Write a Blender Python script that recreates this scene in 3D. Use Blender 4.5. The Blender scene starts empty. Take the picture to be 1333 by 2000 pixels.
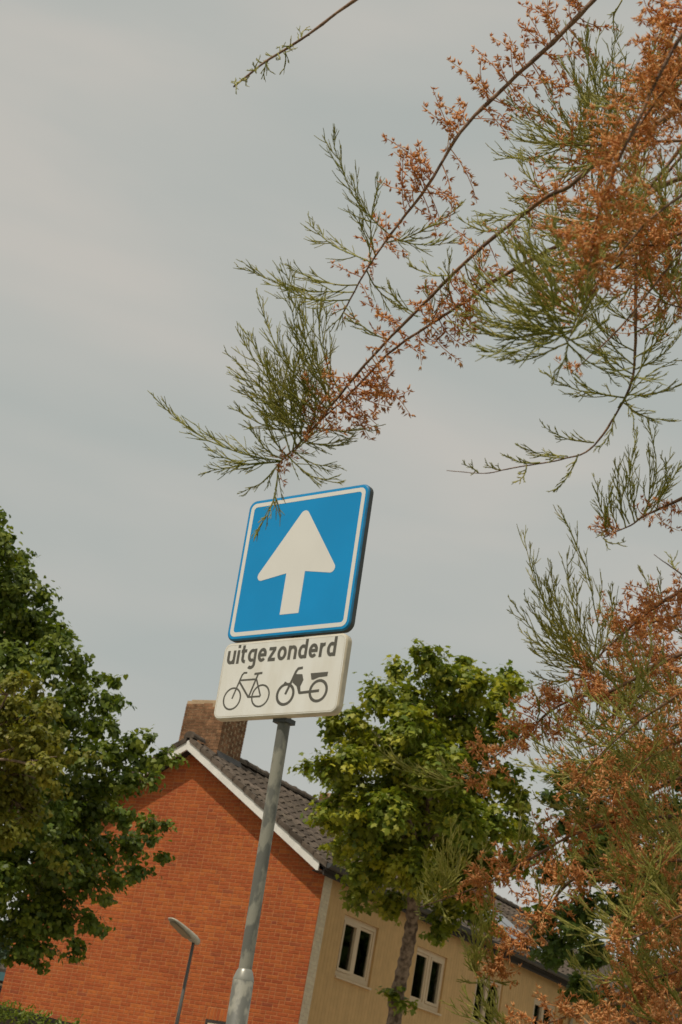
import bpy, math, random
import numpy as np
from mathutils import Vector, Matrix
random.seed(7); rng = np.random.default_rng(11)
R_ = math.radians
scene = bpy.context.scene
COL = scene.collection

# ------------------------------------------------------------------ camera
PW, PH, FPX = 1333.0, 2000.0, 3158.0
PITCH, ROLL = R_(21.5), R_(10.85)
CAM = np.array([0.0, 0.0, 1.6])
_rt = np.array([1.0, 0, 0]); _up = np.array([0, -math.sin(PITCH), math.cos(PITCH)])
FW = np.array([0, math.cos(PITCH), math.sin(PITCH)])
CX = math.cos(ROLL) * _rt + math.sin(ROLL) * _up
CU = -math.sin(ROLL) * _rt + math.cos(ROLL) * _up
cam_d = bpy.data.cameras.new('camera'); cam = bpy.data.objects.new('camera', cam_d); COL.objects.link(cam)
cam_d.sensor_fit = 'VERTICAL'; cam_d.sensor_height = 36.0; cam_d.sensor_width = 24.0
cam_d.lens = FPX / PH * 36.0
cam_d.clip_start = 0.05; cam_d.clip_end = 3000
cam_d.dof.use_dof = True; cam_d.dof.focus_distance = 3.7; cam_d.dof.aperture_fstop = 20
M = Matrix.Identity(4)
for i in range(3):
    M[i][0], M[i][1], M[i][2], M[i][3] = CX[i], CU[i], -FW[i], CAM[i]
cam.matrix_world = M
scene.camera = cam
scene.render.resolution_x, scene.render.resolution_y = 682, 1024
scene.view_settings.view_transform = 'Standard'; scene.view_settings.look = 'None'
scene.view_settings.exposure = 0.0; scene.view_settings.gamma = 1.0
scene.view_settings.use_curve_mapping = False

def U(x, y, depth):
    """a point of the place, `depth` metres ahead, in the line of sight of photo pixel x, y"""
    return CAM + depth * (FW + (x - PW / 2) / FPX * CX - (y - PH / 2) / FPX * CU)

# ------------------------------------------------------------------ sky and sun
SUN = np.array([-0.375, -0.353, 0.857]); SUN /= np.linalg.norm(SUN)
world = bpy.data.worlds.new('World'); scene.world = world; world.use_nodes = True
nt = world.node_tree; nt.nodes.clear()
def N(t, k, **kw):
    n = t.nodes.new(k)
    for a, v in kw.items(): setattr(n, a, v)
    return n
def ramp(t, stops, fac=None):
    n = N(t, 'ShaderNodeValToRGB'); cr = n.color_ramp
    while len(cr.elements) < len(stops): cr.elements.new(0.5)
    for e, (p, c) in zip(cr.elements, stops):
        e.position = p; e.color = (*c, 1)
    if fac is not None: t.links.new(fac, n.inputs[0])
    return n
def mixc(t, fac, a, b, mode='MIX'):
    n = N(t, 'ShaderNodeMix', data_type='RGBA', blend_type=mode)
    for sock, v in ((n.inputs[0], fac), (n.inputs[6], a), (n.inputs[7], b)):
        if isinstance(v, (int, float)): sock.default_value = v
        elif isinstance(v, tuple): sock.default_value = (*v, 1)
        else: t.links.new(v, sock)
    return n.outputs[2]
sky = N(nt, 'ShaderNodeTexSky', sky_type='NISHITA'); sky.sun_disc = False
sky.sun_elevation = math.asin(SUN[2]); sky.sun_rotation = math.atan2(SUN[0], SUN[1])
sky.dust_density = 3.0; sky.air_density = 1.0
tc = N(nt, 'ShaderNodeTexCoord')
mp = N(nt, 'ShaderNodeMapping'); mp.inputs['Scale'].default_value = (1.6, 1.6, 5.5); mp.inputs['Rotation'].default_value = (0.0, R_(9), 0.3)
mp.inputs['Location'].default_value = (0.35, 0.2, 0.1)
nt.links.new(tc.outputs['Generated'], mp.inputs['Vector'])
n1 = N(nt, 'ShaderNodeTexNoise'); n1.inputs['Scale'].default_value = 2.2; n1.inputs['Detail'].default_value = 4; n1.inputs['Roughness'].default_value = 0.42
n1.inputs['Distortion'].default_value = 0.25
nt.links.new(mp.outputs[0], n1.inputs['Vector'])
cl = ramp(nt, [(0.34, (4.42, 4.68, 4.38)), (0.52, (4.92, 4.98, 4.60)), (0.68, (5.55, 5.32, 4.82))], n1.outputs['Fac'])
bg = N(nt, 'ShaderNodeBackground'); bg.inputs['Strength'].default_value = 0.1
nt.links.new(mixc(nt, 0.93, sky.outputs[0], cl.outputs[0]), bg.inputs['Color'])
wo = N(nt, 'ShaderNodeOutputWorld'); nt.links.new(bg.outputs[0], wo.inputs[0])

sun_d = bpy.data.lights.new('sun', 'SUN'); sun_d.energy = 2.9; sun_d.angle = R_(1.2); sun_d.color = (1.0, 0.91, 0.78)
sun = bpy.data.objects.new('sun', sun_d); COL.objects.link(sun)
sun.rotation_euler = Vector(-SUN).to_track_quat('-Z', 'Y').to_euler(); sun.location = (-10, -10, 25)

# ------------------------------------------------------------------ helpers
class MB:
    """collects verts and faces, then becomes ONE mesh object"""
    def __init__(s): s.v = []; s.f = []; s.n = 0; s.sm = False
    def add(s, vs, fs):
        b = s.n; s.v.extend([tuple(map(float, p)) for p in vs]); s.f.extend([tuple(b + i for i in f) for f in fs]); s.n = len(s.v)
    def box(s, x0, x1, y0, y1, z0, z1):
        s.add([(x0,y0,z0),(x1,y0,z0),(x1,y1,z0),(x0,y1,z0),(x0,y0,z1),(x1,y0,z1),(x1,y1,z1),(x0,y1,z1)],
              [(3,2,1,0),(4,5,6,7),(0,1,5,4),(1,2,6,5),(2,3,7,6),(3,0,4,7)])
    def prism(s, poly, axis_vec, origin=(0,0,0), ex=(1,0,0), ey=(0,1,0)):
        o = np.array(origin, float); ex = np.array(ex, float); ey = np.array(ey, float); a = np.array(axis_vec, float)
        k = len(poly)
        p0 = [o + ex*x + ey*y for x, y in poly]; p1 = [p + a for p in p0]
        s.add(p0 + p1, [tuple(range(k))[::-1], tuple(range(k, 2*k))] + [(i, (i+1) % k, k + (i+1) % k, k + i) for i in range(k)])
    def tube(s, pts, rad, sides=6, cap=True):
        pts = np.asarray(pts, float); k = len(pts)
        rad = np.broadcast_to(np.asarray(rad, float), (k,))
        tg = np.gradient(pts, axis=0); tg /= np.linalg.norm(tg, axis=1)[:, None] + 1e-12
        ref = np.array([0, 0, 1.0]) if abs(tg[0][2]) < 0.9 else np.array([1.0, 0, 0])
        u = np.cross(tg[0], ref); u /= np.linalg.norm(u)
        vs = []
        for i in range(k):
            u = u - tg[i] * (u @ tg[i]); u /= np.linalg.norm(u) + 1e-12
            w = np.cross(tg[i], u)
            for j in range(sides):
                a = 2 * math.pi * j / sides
                vs.append(pts[i] + rad[i] * (math.cos(a) * u + math.sin(a) * w))
        fs = [(i*sides + j, i*sides + (j+1) % sides, (i+1)*sides + (j+1) % sides, (i+1)*sides + j) for i in range(k-1) for j in range(sides)]
        if cap: fs += [tuple(range(sides))[::-1], tuple(range((k-1)*sides, k*sides))]
        s.add(vs, fs); s.sm = True
    def mesh(s, name, mat):
        me = bpy.data.meshes.new(name); me.from_pydata(s.v, [], s.f)
        if mat: me.materials.append(mat)
        if s.sm: me.polygons.foreach_set('use_smooth', [True] * len(me.polygons))
        me.update(); return me
    def build(s, name, mat, parent=None):
        return link(name, s.mesh(name, mat), parent)
def link(name, me, parent=None):
    o = bpy.data.objects.new(name, me); COL.objects.link(o)
    if parent is not None: o.parent = parent
    return o
def tag(o, label=None, cat=None, group=None, kind=None):
    if label: o['label'] = label
    if cat: o['category'] = cat
    if group: o['group'] = group
    if kind: o['kind'] = kind
    return o
def empty(name, loc, rz=0.0):
    o = bpy.data.objects.new(name, None); COL.objects.link(o); o.location = loc; o.rotation_euler = (0, 0, rz); o.empty_display_size = 0.2
    return o
def fast_mesh(name, V, T, mat, smooth=False, tone=None):
    V = np.asarray(V, np.float32); T = np.asarray(T, np.int32)
    me = bpy.data.meshes.new(name); me.vertices.add(len(V)); me.vertices.foreach_set('co', V.ravel())
    k = T.shape[1]
    me.loops.add(T.size); me.loops.foreach_set('vertex_index', T.ravel())
    me.polygons.add(len(T)); me.polygons.foreach_set('loop_start', np.arange(len(T), dtype=np.int32) * k)
    me.polygons.foreach_set('loop_total', np.full(len(T), k, np.int32))
    if smooth: me.polygons.foreach_set('use_smooth', np.ones(len(T), bool))
    if tone is not None:
        a = me.attributes.new('tone', 'FLOAT', 'POINT'); a.data.foreach_set('value', np.asarray(tone, np.float32))
    me.materials.append(mat); me.update(calc_edges=True); me.validate()
    return me

# ------------------------------------------------------------------ materials
MATS = {}
def mat(name, col, rough=0.6, metal=0.0, var=0.0, scale=8.0, col2=None, bump=0.0, bscale=40.0, spec=0.5, detail=5, lo=0.35, hi=0.65, coord='Object', stretch=None):
    m = bpy.data.materials.new(name); m.use_nodes = True; t = m.node_tree
    p = t.nodes['Principled BSDF']; p.inputs['Roughness'].default_value = rough; p.inputs['Metallic'].default_value = metal
    p.inputs['Specular IOR Level'].default_value = spec; p.inputs['Base Color'].default_value = (*col, 1)
    c = N(t, 'ShaderNodeTexCoord'); src = c.outputs[coord]
    if stretch:
        mpn = N(t, 'ShaderNodeMapping'); mpn.inputs['Scale'].default_value = stretch; t.links.new(src, mpn.inputs[0]); src = mpn.outputs[0]
    if col2 is None and var > 0: col2 = tuple(x * (1 - var) for x in col)
    if col2 is not None:
        n = N(t, 'ShaderNodeTexNoise'); n.inputs['Scale'].default_value = scale; n.inputs['Detail'].default_value = detail
        t.links.new(src, n.inputs['Vector'])
        r = ramp(t, [(lo, col2), (hi, col)], n.outputs['Fac']); t.links.new(r.outputs[0], p.inputs['Base Color'])
    if bump > 0:
        n2 = N(t, 'ShaderNodeTexNoise'); n2.inputs['Scale'].default_value = bscale; n2.inputs['Detail'].default_value = 4
        t.links.new(src, n2.inputs['Vector'])
        b = N(t, 'ShaderNodeBump'); b.inputs['Strength'].default_value = bump; b.inputs['Distance'].default_value = 0.01
        t.links.new(n2.outputs['Fac'], b.inputs['Height']); t.links.new(b.outputs[0], p.inputs['Normal'])
    MATS[name] = m
    return m
def rand_node(t):
    """one random number per piece: object random plus island random"""
    oi = N(t, 'ShaderNodeObjectInfo'); ge = N(t, 'ShaderNodeNewGeometry')
    a = N(t, 'ShaderNodeMath', operation='ADD'); t.links.new(oi.outputs['Random'], a.inputs[0]); t.links.new(ge.outputs['Random Per Island'], a.inputs[1])
    f = N(t, 'ShaderNodeMath', operation='FRACT'); t.links.new(a.outputs[0], f.inputs[0])
    return f.outputs[0]
def pieces_mat(name, stops, rough=0.85, nscale=30.0, nvar=0.35, bump=0.3, spec=0.3, big=None):
    m = bpy.data.materials.new(name); m.use_nodes = True; t = m.node_tree; p = t.nodes['Principled BSDF']
    p.inputs['Roughness'].default_value = rough; p.inputs['Specular IOR Level'].default_value = spec
    r = ramp(t, stops, rand_node(t))
    ge = N(t, 'ShaderNodeNewGeometry')
    n = N(t, 'ShaderNodeTexNoise'); n.inputs['Scale'].default_value = nscale; n.inputs['Detail'].default_value = 5
    t.links.new(ge.outputs['Position'], n.inputs['Vector'])
    g = ramp(t, [(0.3, (1 - nvar,) * 3), (0.7, (1 + nvar * 0.4,) * 3)], n.outputs['Fac'])
    c = mixc(t, 1.0, r.outputs[0], g.outputs[0], 'MULTIPLY')
    if big:
        n3 = N(t, 'ShaderNodeTexNoise'); n3.inputs['Scale'].default_value = big[0]; n3.inputs['Detail'].default_value = 3
        t.links.new(ge.outputs['Position'], n3.inputs['Vector'])
        g3 = ramp(t, [(0.35, big[1]), (0.65, (1, 1, 1))], n3.outputs['Fac'])
        c = mixc(t, 1.0, c, g3.outputs[0], 'MULTIPLY')
    t.links.new(c, p.inputs['Base Color'])
    b = N(t, 'ShaderNodeBump'); b.inputs['Strength'].default_value = bump; b.inputs['Distance'].default_value = 0.006
    t.links.new(n.outputs['Fac'], b.inputs['Height']); t.links.new(b.outputs[0], p.inputs['Normal'])
    return m
BR = pieces_mat('red_brick', [(0.0, (0.40, 0.098, 0.030)), (0.3, (0.44, 0.112, 0.032)), (0.7, (0.475, 0.128, 0.034)), (0.92, (0.51, 0.150, 0.036)), (0.99, (0.35, 0.095, 0.036))], 0.9, 18, 0.2, 0.4, 0.2, (0.6, (0.76, 0.69, 0.80)))
MORT = mat('mortar', (0.50, 0.205, 0.078), 0.95, var=0.25, scale=12, bump=0.3)
BRC = pieces_mat('chimney_brick', [(0.0, (0.25, 0.135, 0.072)), (0.5, (0.31, 0.165, 0.088)), (1.0, (0.36, 0.19, 0.10))], 0.92, 9, 0.5, 0.4, 0.2, (2.4, (0.62, 0.60, 0.58)))
MORTC = mat('chimney_mortar', (0.50, 0.36, 0.22), 0.95, var=0.3, scale=9)
PBR = pieces_mat('painted_brick', [(0.0, (0.71, 0.61, 0.44)), (0.5, (0.74, 0.64, 0.46)), (1.0, (0.77, 0.67, 0.49))], 0.75, 14, 0.16, 0.3, 0.3)
TILE = pieces_mat('roof_tile', [(0.0, (0.095, 0.074, 0.058)), (0.5, (0.125, 0.097, 0.075)), (1.0, (0.16, 0.125, 0.097))], 0.85, 11, 0.4, 0.4, 0.2, (1.3, (0.75, 0.76, 0.72)))
BOARD = pieces_mat('ochre_cladding', [(0.0, (0.615, 0.395, 0.172)), (0.5, (0.63, 0.405, 0.177)), (1.0, (0.645, 0.415, 0.182))], 0.7, 6, 0.10, 0.1, 0.3)
WHITE = mat('white_paint', (0.78, 0.76, 0.70), 0.55, var=0.12, scale=5)
FRAME = mat('cream_frame', (0.70, 0.545, 0.36), 0.5, var=0.08, scale=6)
SILL = mat('cream_sill', (0.68, 0.53, 0.35), 0.6, var=0.10, scale=6)
DARKW = mat('dark_timber', (0.045, 0.035, 0.028), 0.7, var=0.3, scale=8)
ZINC = mat('gutter_zinc', (0.10, 0.10, 0.095), 0.45, metal=0.6, var=0.3, scale=7)
LEAD = mat('lead_flashing', (0.08, 0.072, 0.065), 0.6, var=0.3, scale=6)
PIPE = mat('downpipe_paint', (0.42, 0.36, 0.25), 0.6, var=0.1)
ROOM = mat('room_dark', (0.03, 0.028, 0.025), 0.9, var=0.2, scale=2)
BLIND = mat('window_blind', (0.48, 0.50, 0.47), 0.8, var=0.15, scale=4)
BLUE = mat('sign_blue', (0.0, 0.285, 0.64), 0.36, var=0.10, scale=3.5, spec=0.35)
BLUER = mat('sign_rim_blue', (0.006, 0.19, 0.40), 0.5, var=0.35, scale=22)
SWHITE = mat('sign_white', (0.76, 0.74, 0.69), 0.38, var=0.05, scale=4, spec=0.4)
PWHITE = mat('panel_white', (0.77, 0.76, 0.71), 0.42, col2=(0.68, 0.65, 0.57), scale=4, spec=0.35, stretch=(3.5, 1, 1), lo=.25, hi=.6)
PRIM = mat('panel_rim', (0.62, 0.54, 0.40), 0.6, var=0.25, scale=16)
SBACK = mat('sign_flange', (0.055, 0.065, 0.062), 0.55, var=0.3, scale=14)
INK = mat('panel_ink', (0.105, 0.098, 0.078), 0.5, var=0.12, scale=9)
GALV = mat('galvanised_steel', (0.25, 0.24, 0.19), 0.6, metal=0.0, col2=(0.12, 0.12, 0.10), scale=26, detail=3, lo=0.44, hi=0.56, bump=0.05, stretch=(1, 1, 0.55))
GALVB = mat('galvanised_shoulder', (0.32, 0.31, 0.26), 0.36, metal=0.35, var=0.2, scale=20)
LAMPC = mat('lamp_column_grey', (0.12, 0.115, 0.10), 0.5, var=0.2, scale=6)
LAMPH = mat('lamp_head_grey', (0.52, 0.48, 0.38), 0.5, var=0.2, scale=12)
LAMPG = mat('lamp_diffuser', (0.30, 0.24, 0.13), 0.35, var=0.1)
GRASS = mat('lawn', (0.07, 0.10, 0.025), 0.95, var=0.4, scale=0.6)
PAVE = mat('pavement_slabs', (0.36, 0.31, 0.25), 0.9, var=0.25, scale=2.5, bump=0.2)
ASPH = mat('street_clinkers', (0.30, 0.20, 0.14), 0.9, var=0.3, scale=3, bump=0.3)
KERB = mat('kerb_stone', (0.34, 0.33, 0.31), 0.9, var=0.2)
BARK = mat('maple_bark', (0.26, 0.19, 0.13), 0.95, col2=(0.09, 0.06, 0.04), scale=14, bump=1.0, bscale=22, lo=0.38, hi=0.62)
TWIG = mat('tamarisk_bark', (0.30, 0.16, 0.085), 0.75, col2=(0.12, 0.062, 0.036), scale=60, bump=0.3, bscale=200)
SOLAR = mat('solar_glass', (0.02, 0.025, 0.035), 0.06, spec=0.9)
TEAL = mat('teal_fascia', (0.06, 0.16, 0.18), 0.6, var=0.1)
FARW = mat('far_wall', (0.10, 0.075, 0.06), 0.9, var=0.2, scale=2)
def glass_mat():
    m = bpy.data.materials.new('window_glass'); m.use_nodes = True; t = m.node_tree; t.nodes.clear()
    o = N(t, 'ShaderNodeOutputMaterial'); mx = N(t, 'ShaderNodeMixShader'); fr = N(t, 'ShaderNodeFresnel'); fr.inputs[0].default_value = 1.5
    tr = N(t, 'ShaderNodeBsdfTransparent'); tr.inputs[0].default_value = (0.75, 0.8, 0.78, 1)
    gl = N(t, 'ShaderNodeBsdfGlossy'); gl.inputs['Roughness'].default_value = 0.02
    ge = N(t, 'ShaderNodeNewGeometry'); nz = N(t, 'ShaderNodeTexNoise'); nz.inputs['Scale'].default_value = 1.2
    t.links.new(ge.outputs['Position'], nz.inputs['Vector'])
    b = N(t, 'ShaderNodeBump'); b.inputs['Strength'].default_value = 0.12; b.inputs['Distance'].default_value = 0.05
    t.links.new(nz.outputs['Fac'], b.inputs['Height']); t.links.new(b.outputs[0], gl.inputs['Normal'])
    t.links.new(fr.outputs[0], mx.inputs[0]); t.links.new(tr.outputs[0], mx.inputs[1]); t.links.new(gl.outputs[0], mx.inputs[2])
    t.links.new(mx.outputs[0], o.inputs[0]); return m
GLASS = glass_mat()
def leaf_mat(name, stops, yellow, trans=0.35, rough=0.5, spec=0.35):
    m = bpy.data.materials.new(name); m.use_nodes = True; t = m.node_tree; p = t.nodes['Principled BSDF']; o = t.nodes['Material Output']
    r = ramp(t, stops, rand_node(t))
    at = N(t, 'ShaderNodeAttribute', attribute_name='tone')
    c = mixc(t, at.outputs['Fac'], r.outputs[0], yellow)
    t.links.new(c, p.inputs['Base Color']); p.inputs['Roughness'].default_value = rough; p.inputs['Specular IOR Level'].default_value = spec
    tl = N(t, 'ShaderNodeBsdfTranslucent'); t.links.new(mixc(t, 1.0, c, (1.1, 1.15, 0.6), 'MULTIPLY'), tl.inputs[0])
    mx = N(t, 'ShaderNodeMixShader'); mx.inputs[0].default_value = trans
    t.links.new(p.outputs[0], mx.inputs[1]); t.links.new(tl.outputs[0], mx.inputs[2]); t.links.new(mx.outputs[0], o.inputs[0])
    return m
LMAPLE = leaf_mat('maple_leaf', [(0, (0.095, 0.148, 0.018)), (0.5, (0.150, 0.205, 0.022)), (1, (0.220, 0.265, 0.028))], (0.52, 0.48, 0.045))
LDARK = leaf_mat('dark_maple_leaf', [(0, (0.050, 0.090, 0.018)), (0.5, (0.072, 0.118, 0.020)), (1, (0.100, 0.148, 0.026))], (0.22, 0.26, 0.035))
LLIND = leaf_mat('linden_leaf', [(0, (0.060, 0.104, 0.017)), (0.5, (0.098, 0.150, 0.020)), (1, (0.150, 0.200, 0.025))], (0.40, 0.41, 0.042))
LYEL = leaf_mat('yellowish_leaf', [(0, (0.13, 0.15, 0.020)), (0.5, (0.18, 0.19, 0.022)), (1, (0.24, 0.22, 0.026))], (0.38, 0.32, 0.03))
LHEDGE = leaf_mat('hedge_leaf', [(0, (0.06, 0.10, 0.012)), (0.5, (0.11, 0.16, 0.016)), (1, (0.18, 0.22, 0.022))], (0.34, 0.34, 0.03))
LFAR = leaf_mat('far_leaf', [(0, (0.05, 0.085, 0.05)), (1, (0.08, 0.12, 0.075))], (0.12, 0.16, 0.09))
TGREEN = leaf_mat('tamarisk_green', [(0, (0.30, 0.31, 0.060)), (0.5, (0.41, 0.40, 0.090)), (1, (0.52, 0.48, 0.130))], (0.60, 0.48, 0.16), 0.32, 0.6)
TFLOW = leaf_mat('tamarisk_dry_flower', [(0, (0.62, 0.265, 0.085)), (0.45, (0.81, 0.395, 0.140)), (0.8, (0.90, 0.50, 0.21)), (1, (0.92, 0.62, 0.31))], (0.90, 0.48, 0.26), 0.38, 0.7)

# ------------------------------------------------------------------ the ground
def sheet(name, m, x0, x1, y0, y1, z, kind='structure'):
    b = MB(); b.add([(x0,y0,z),(x1,y0,z),(x1,y1,z),(x0,y1,z)], [(0,1,2,3)]); o = b.build(name, m); o['kind'] = kind; return o
sheet('ground', GRASS, -1200, 1200, -1200, 1200, 0.0)
sheet('road', ASPH, -60, 60, 9.0, 15.0, 0.004)
sheet('bounce_paving', PAVE, -60, 60, 15.0, 60.0, 0.008)  # unseen paving, added to bounce warm light up onto the house front
b = MB(); b.box(-60, 60, 3.2, 8.85, -0.05, 0.12); tag(b.build('pavement', PAVE), kind='structure')
b = MB(); b.box(-60, 60, 8.853, 9.0, -0.05, 0.13); tag(b.build('kerb', KERB), kind='structure')

# ------------------------------------------------------------------ the brick house
HC = np.array([0.8686, 27.1415, 0.0])
HD = np.array([0.55629562, 0.83098447, 0.0]); HG = np.array([-0.83098447, 0.55629562, 0.0])
HZ = math.atan2(HD[1], HD[0])
def hw(x, y, z): return HC + HD * x + HG * y + np.array([0, 0, z])
house = empty('terraced_house', HC, HZ)
tag(house, 'orange red brick gable house with ochre clad front and dark tiled roof', 'house')
GW, EAVE, APY, APZ, SL = 6.34, 5.94, 3.17, 7.93, 0.618     # gable width, eave height, apex, slope
LEN = 16.0
def gable_top(y): return APZ - SL * abs(y - APY)
wall = MB()
wall.prism([(0, 0), (GW, 0), (GW, gable_top(GW) - .04), (APY, APZ - .04), (0, gable_top(0) - .04)], (0.24, 0, 0), (0.0045, 0, 0), (0, 1, 0), (0, 0, 1))
wall_o = wall.build('gable_wall', MORT, house)
b = MB(); b.box(0.26, LEN, 0.14, 0.30, 0, EAVE - .03); b.box(0.26, LEN, GW - .25, GW, 0, EAVE - .03); b.box(LEN - .2, LEN - .001, 0.301, GW - .251, 0, EAVE)
b.build('wall', MORT, house)
# gable bricks: every brick has its own edges; the 300 that show largest are parts
def brick_mesh(L, h, dep, ch=0.004):
    vs = []; 
    for (a, x) in ((0, ch), (1, 0.0)):
        i = ch if a == 0 else 0
        for (yy, zz) in ((i, i), (L - i, i), (L - i, h - i), (i, h - i)):
            vs.append((-dep if a == 0 else -dep + ch, yy, zz))
    for (yy, zz) in ((0, 0), (L, 0), (L, h), (0, h)): vs.append((0.006, yy, zz))
    fs = [(0, 3, 2, 1)]
    for k in (0, 4):
        for i in range(4): fs.append((k + i, k + (i + 1) % 4, k + 4 + (i + 1) % 4, k + 4 + i))
    return vs, fs
COURSE, JT = 0.0625, 0.0095
WIN = (1.15, 1.79, 2.05, 3.35)     # the small gable window
bricks = []
r2 = random.Random(3)
nrow = int(APZ / COURSE) + 1
for row in range(nrow):
    z = row * COURSE
    y = 0.0; first = True
    while y < GW:
        L = 0.21 if r2.random() < 0.62 else 0.10
        if first: L = 0.21 if row % 2 else 0.10; first = False
        a, e = max(y, 0.0), min(y + L, GW)
        y += L + JT
        if e - a < 0.03: continue
        zt = z + COURSE - JT
        if gable_top((a + e) / 2) - .06 < zt: continue
        if zt > WIN[2] - .01 and z < WIN[3] + .21 and e > WIN[0] - .02 and a < WIN[1] + .02:
            if z > WIN[3] + .195: pass
            elif a < WIN[0] - .05: e = min(e, WIN[0] - .012)
            elif e > WIN[1] + .05: a = max(a, WIN[1] + .012)
            else: continue
            if e - a < 0.03: continue
        bricks.append((a, z, e - a))
# soldier course over the gable window
sold = [(WIN[0] - .01 + i * 0.066, WIN[3] + .004, 0.056) for i in range(10)]
def brick_key(q):
    p = hw(0, q[0] + q[2] / 2, q[1]) - CAM
    xx = PW/2 + FPX * (p @ CX) / (p @ FW); yy = PH/2 - FPX * (p @ CU) / (p @ FW)
    vis = 0 < xx < PW and 0 < yy < PH
    return (0 if vis and q[2] > 0.15 else 1, np.linalg.norm(p))
bricks.sort(key=brick_key)
bcache = {}
def bmesh_for(L, h, m, nm):
    k = (round(L, 3), h, nm)
    if k not in bcache:
        q = MB(); q.add(*brick_mesh(k[0], h, 0.0)); bcache[k] = q.mesh(nm, m)
    return bcache[k]
for i, (y, z, L) in enumerate(bricks[:300]):
    o = link('brick', bmesh_for(L, COURSE - JT, BR, 'brick'), wall_o); o.location = (r2.uniform(-.0015, .0015), y, z)
rest = MB()
for (y, z, L) in bricks[300:]:
    vs, fs = brick_mesh(L, COURSE - JT, r2.uniform(-.0015, .0015)); rest.add([(a, bb + y, c + z) for a, bb, c in vs], fs)
for (y, z, L) in sold:
    vs, fs = brick_mesh(L, 0.19, 0.001); rest.add([(a, bb + y, c + z) for a, bb, c in vs], fs)
tag(rest.build('brickwork', BR, wall_o), kind='stuff')
# gable window
gwin = MB()
y0, y1, z0, z1 = WIN
for (a, bb, c, e) in ((y0, y1, z1 - .05, z1), (y0, y1, z0, z0 + .05), (y0, y0 + .05, z0 + .05, z1 - .05), (y1 - .05, y1, z0 + .05, z1 - .05)):
    gwin.box(-0.003, 0.0042, a, bb, c, e)
gw_o = gwin.build('window', DARKW, house)
b = MB()
for (a, bb, c, e) in ((y0 + .05, y1 - .05, z1 - .10, z1 - .05), (y0 + .05, y1 - .05, z0 + .05, z0 + .1), (y0 + .05, y0 + .1, z0 + .1, z1 - .1), (y1 - .1, y1 - .05, z0 + .1, z1 - .1)):
    b.box(-0.001, 0.0043, a, bb, c, e)
b.build('sash', FRAME, gw_o)
b = MB(); b.box(0.002, 0.0044, y0 + .1, y1 - .1, z0 + .1, z1 - .1); b.build('pane', SOLAR, gw_o)

# painted brick pier at the corner
pier = MB(); pier.box(0.010, 0.276, 0.012, 0.13, 0, EAVE - .05)
pier_o = pier.build('corner_pier', PBR, house)
q = MB()
for row in range(int((EAVE - .05) / COURSE)):
    x = 0.009
    for L in ((0.205, 0.058) if row % 2 else (0.10, 0.163)):
        z = row * COURSE
        j = r2.uniform(0, .001)
        q.add([(x + .001, -j, z), (x + L, -j, z), (x + L, -j, z + COURSE - .002), (x + .001, -j, z + COURSE - .002), (x, .02, z), (x + L + .001, .02, z), (x + L + .001, .02, z + COURSE - .001), (x, .02, z + COURSE - .001)],
              [(3, 2, 1, 0)[::-1], (0, 4, 5, 1)[::-1], (1, 5, 6, 2)[::-1], (2, 6, 7, 3)[::-1], (3, 7, 4, 0)[::-1]])
        x += L + .002
tag(q.build('painted_bricks', PBR, pier_o), kind='stuff')

# ochre front: boards one by one, cut round the windows
WINS = [(0.92, 2.13), (3.64, 4.87), (6.20, 7.45), (9.02, 10.21), (11.8, 13.0), (14.2, 15.4)]
WZ0, WZ1 = 4.42, 5.43
def board_piece(mb, x0, x1, z0, z1, y=0.03, dep=0.11, ch=0.004):
    mb.add([(x0, y + ch, z0), (x0 + ch, y, z0), (x1 - ch, y, z0), (x1, y + ch, z0), (x1, y + dep, z0), (x0, y + dep, z0),
            (x0, y + ch, z1), (x0 + ch, y, z1), (x1 - ch, y, z1), (x1, y + ch, z1), (x1, y + dep, z1), (x0, y + dep, z1)],
           [(0, 1, 7, 6), (1, 2, 8, 7), (2, 3, 9, 8), (0, 5, 4, 3, 2, 1), (6, 7, 8, 9, 10, 11), (3, 4, 10, 9), (5, 0, 6, 11)])
clad = MB(); clad.box(0.281, LEN - .01, 0.1385, 0.1395, 0.0, EAVE - .06); clad_o = clad.build('front_wall', BOARD, house)
BWD = 0.108
x = 0.282; bn = 0
while x < LEN - .2:
    x1 = x + BWD - 0.002
    mb = MB(); segs = [(x, x1)]
    hit = [w for w in WINS if w[0] < x1 - .002 and w[1] > x + .002]
    if not hit: board_piece(mb, x, x1, 0.05, EAVE - .06)
    else:
        w = hit[0]
        board_piece(mb, x, x1, 0.05, WZ0); board_piece(mb, x, x1, WZ1, EAVE - .06)
        if x < w[0] - .004: board_piece(mb, x, w[0], WZ0 + .0005, WZ1 - .0005)
        if x1 > w[1] + .004: board_piece(mb, w[1], x1, WZ0 + .0005, WZ1 - .0005)
    mb.build('board', BOARD, clad_o); x += BWD

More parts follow.
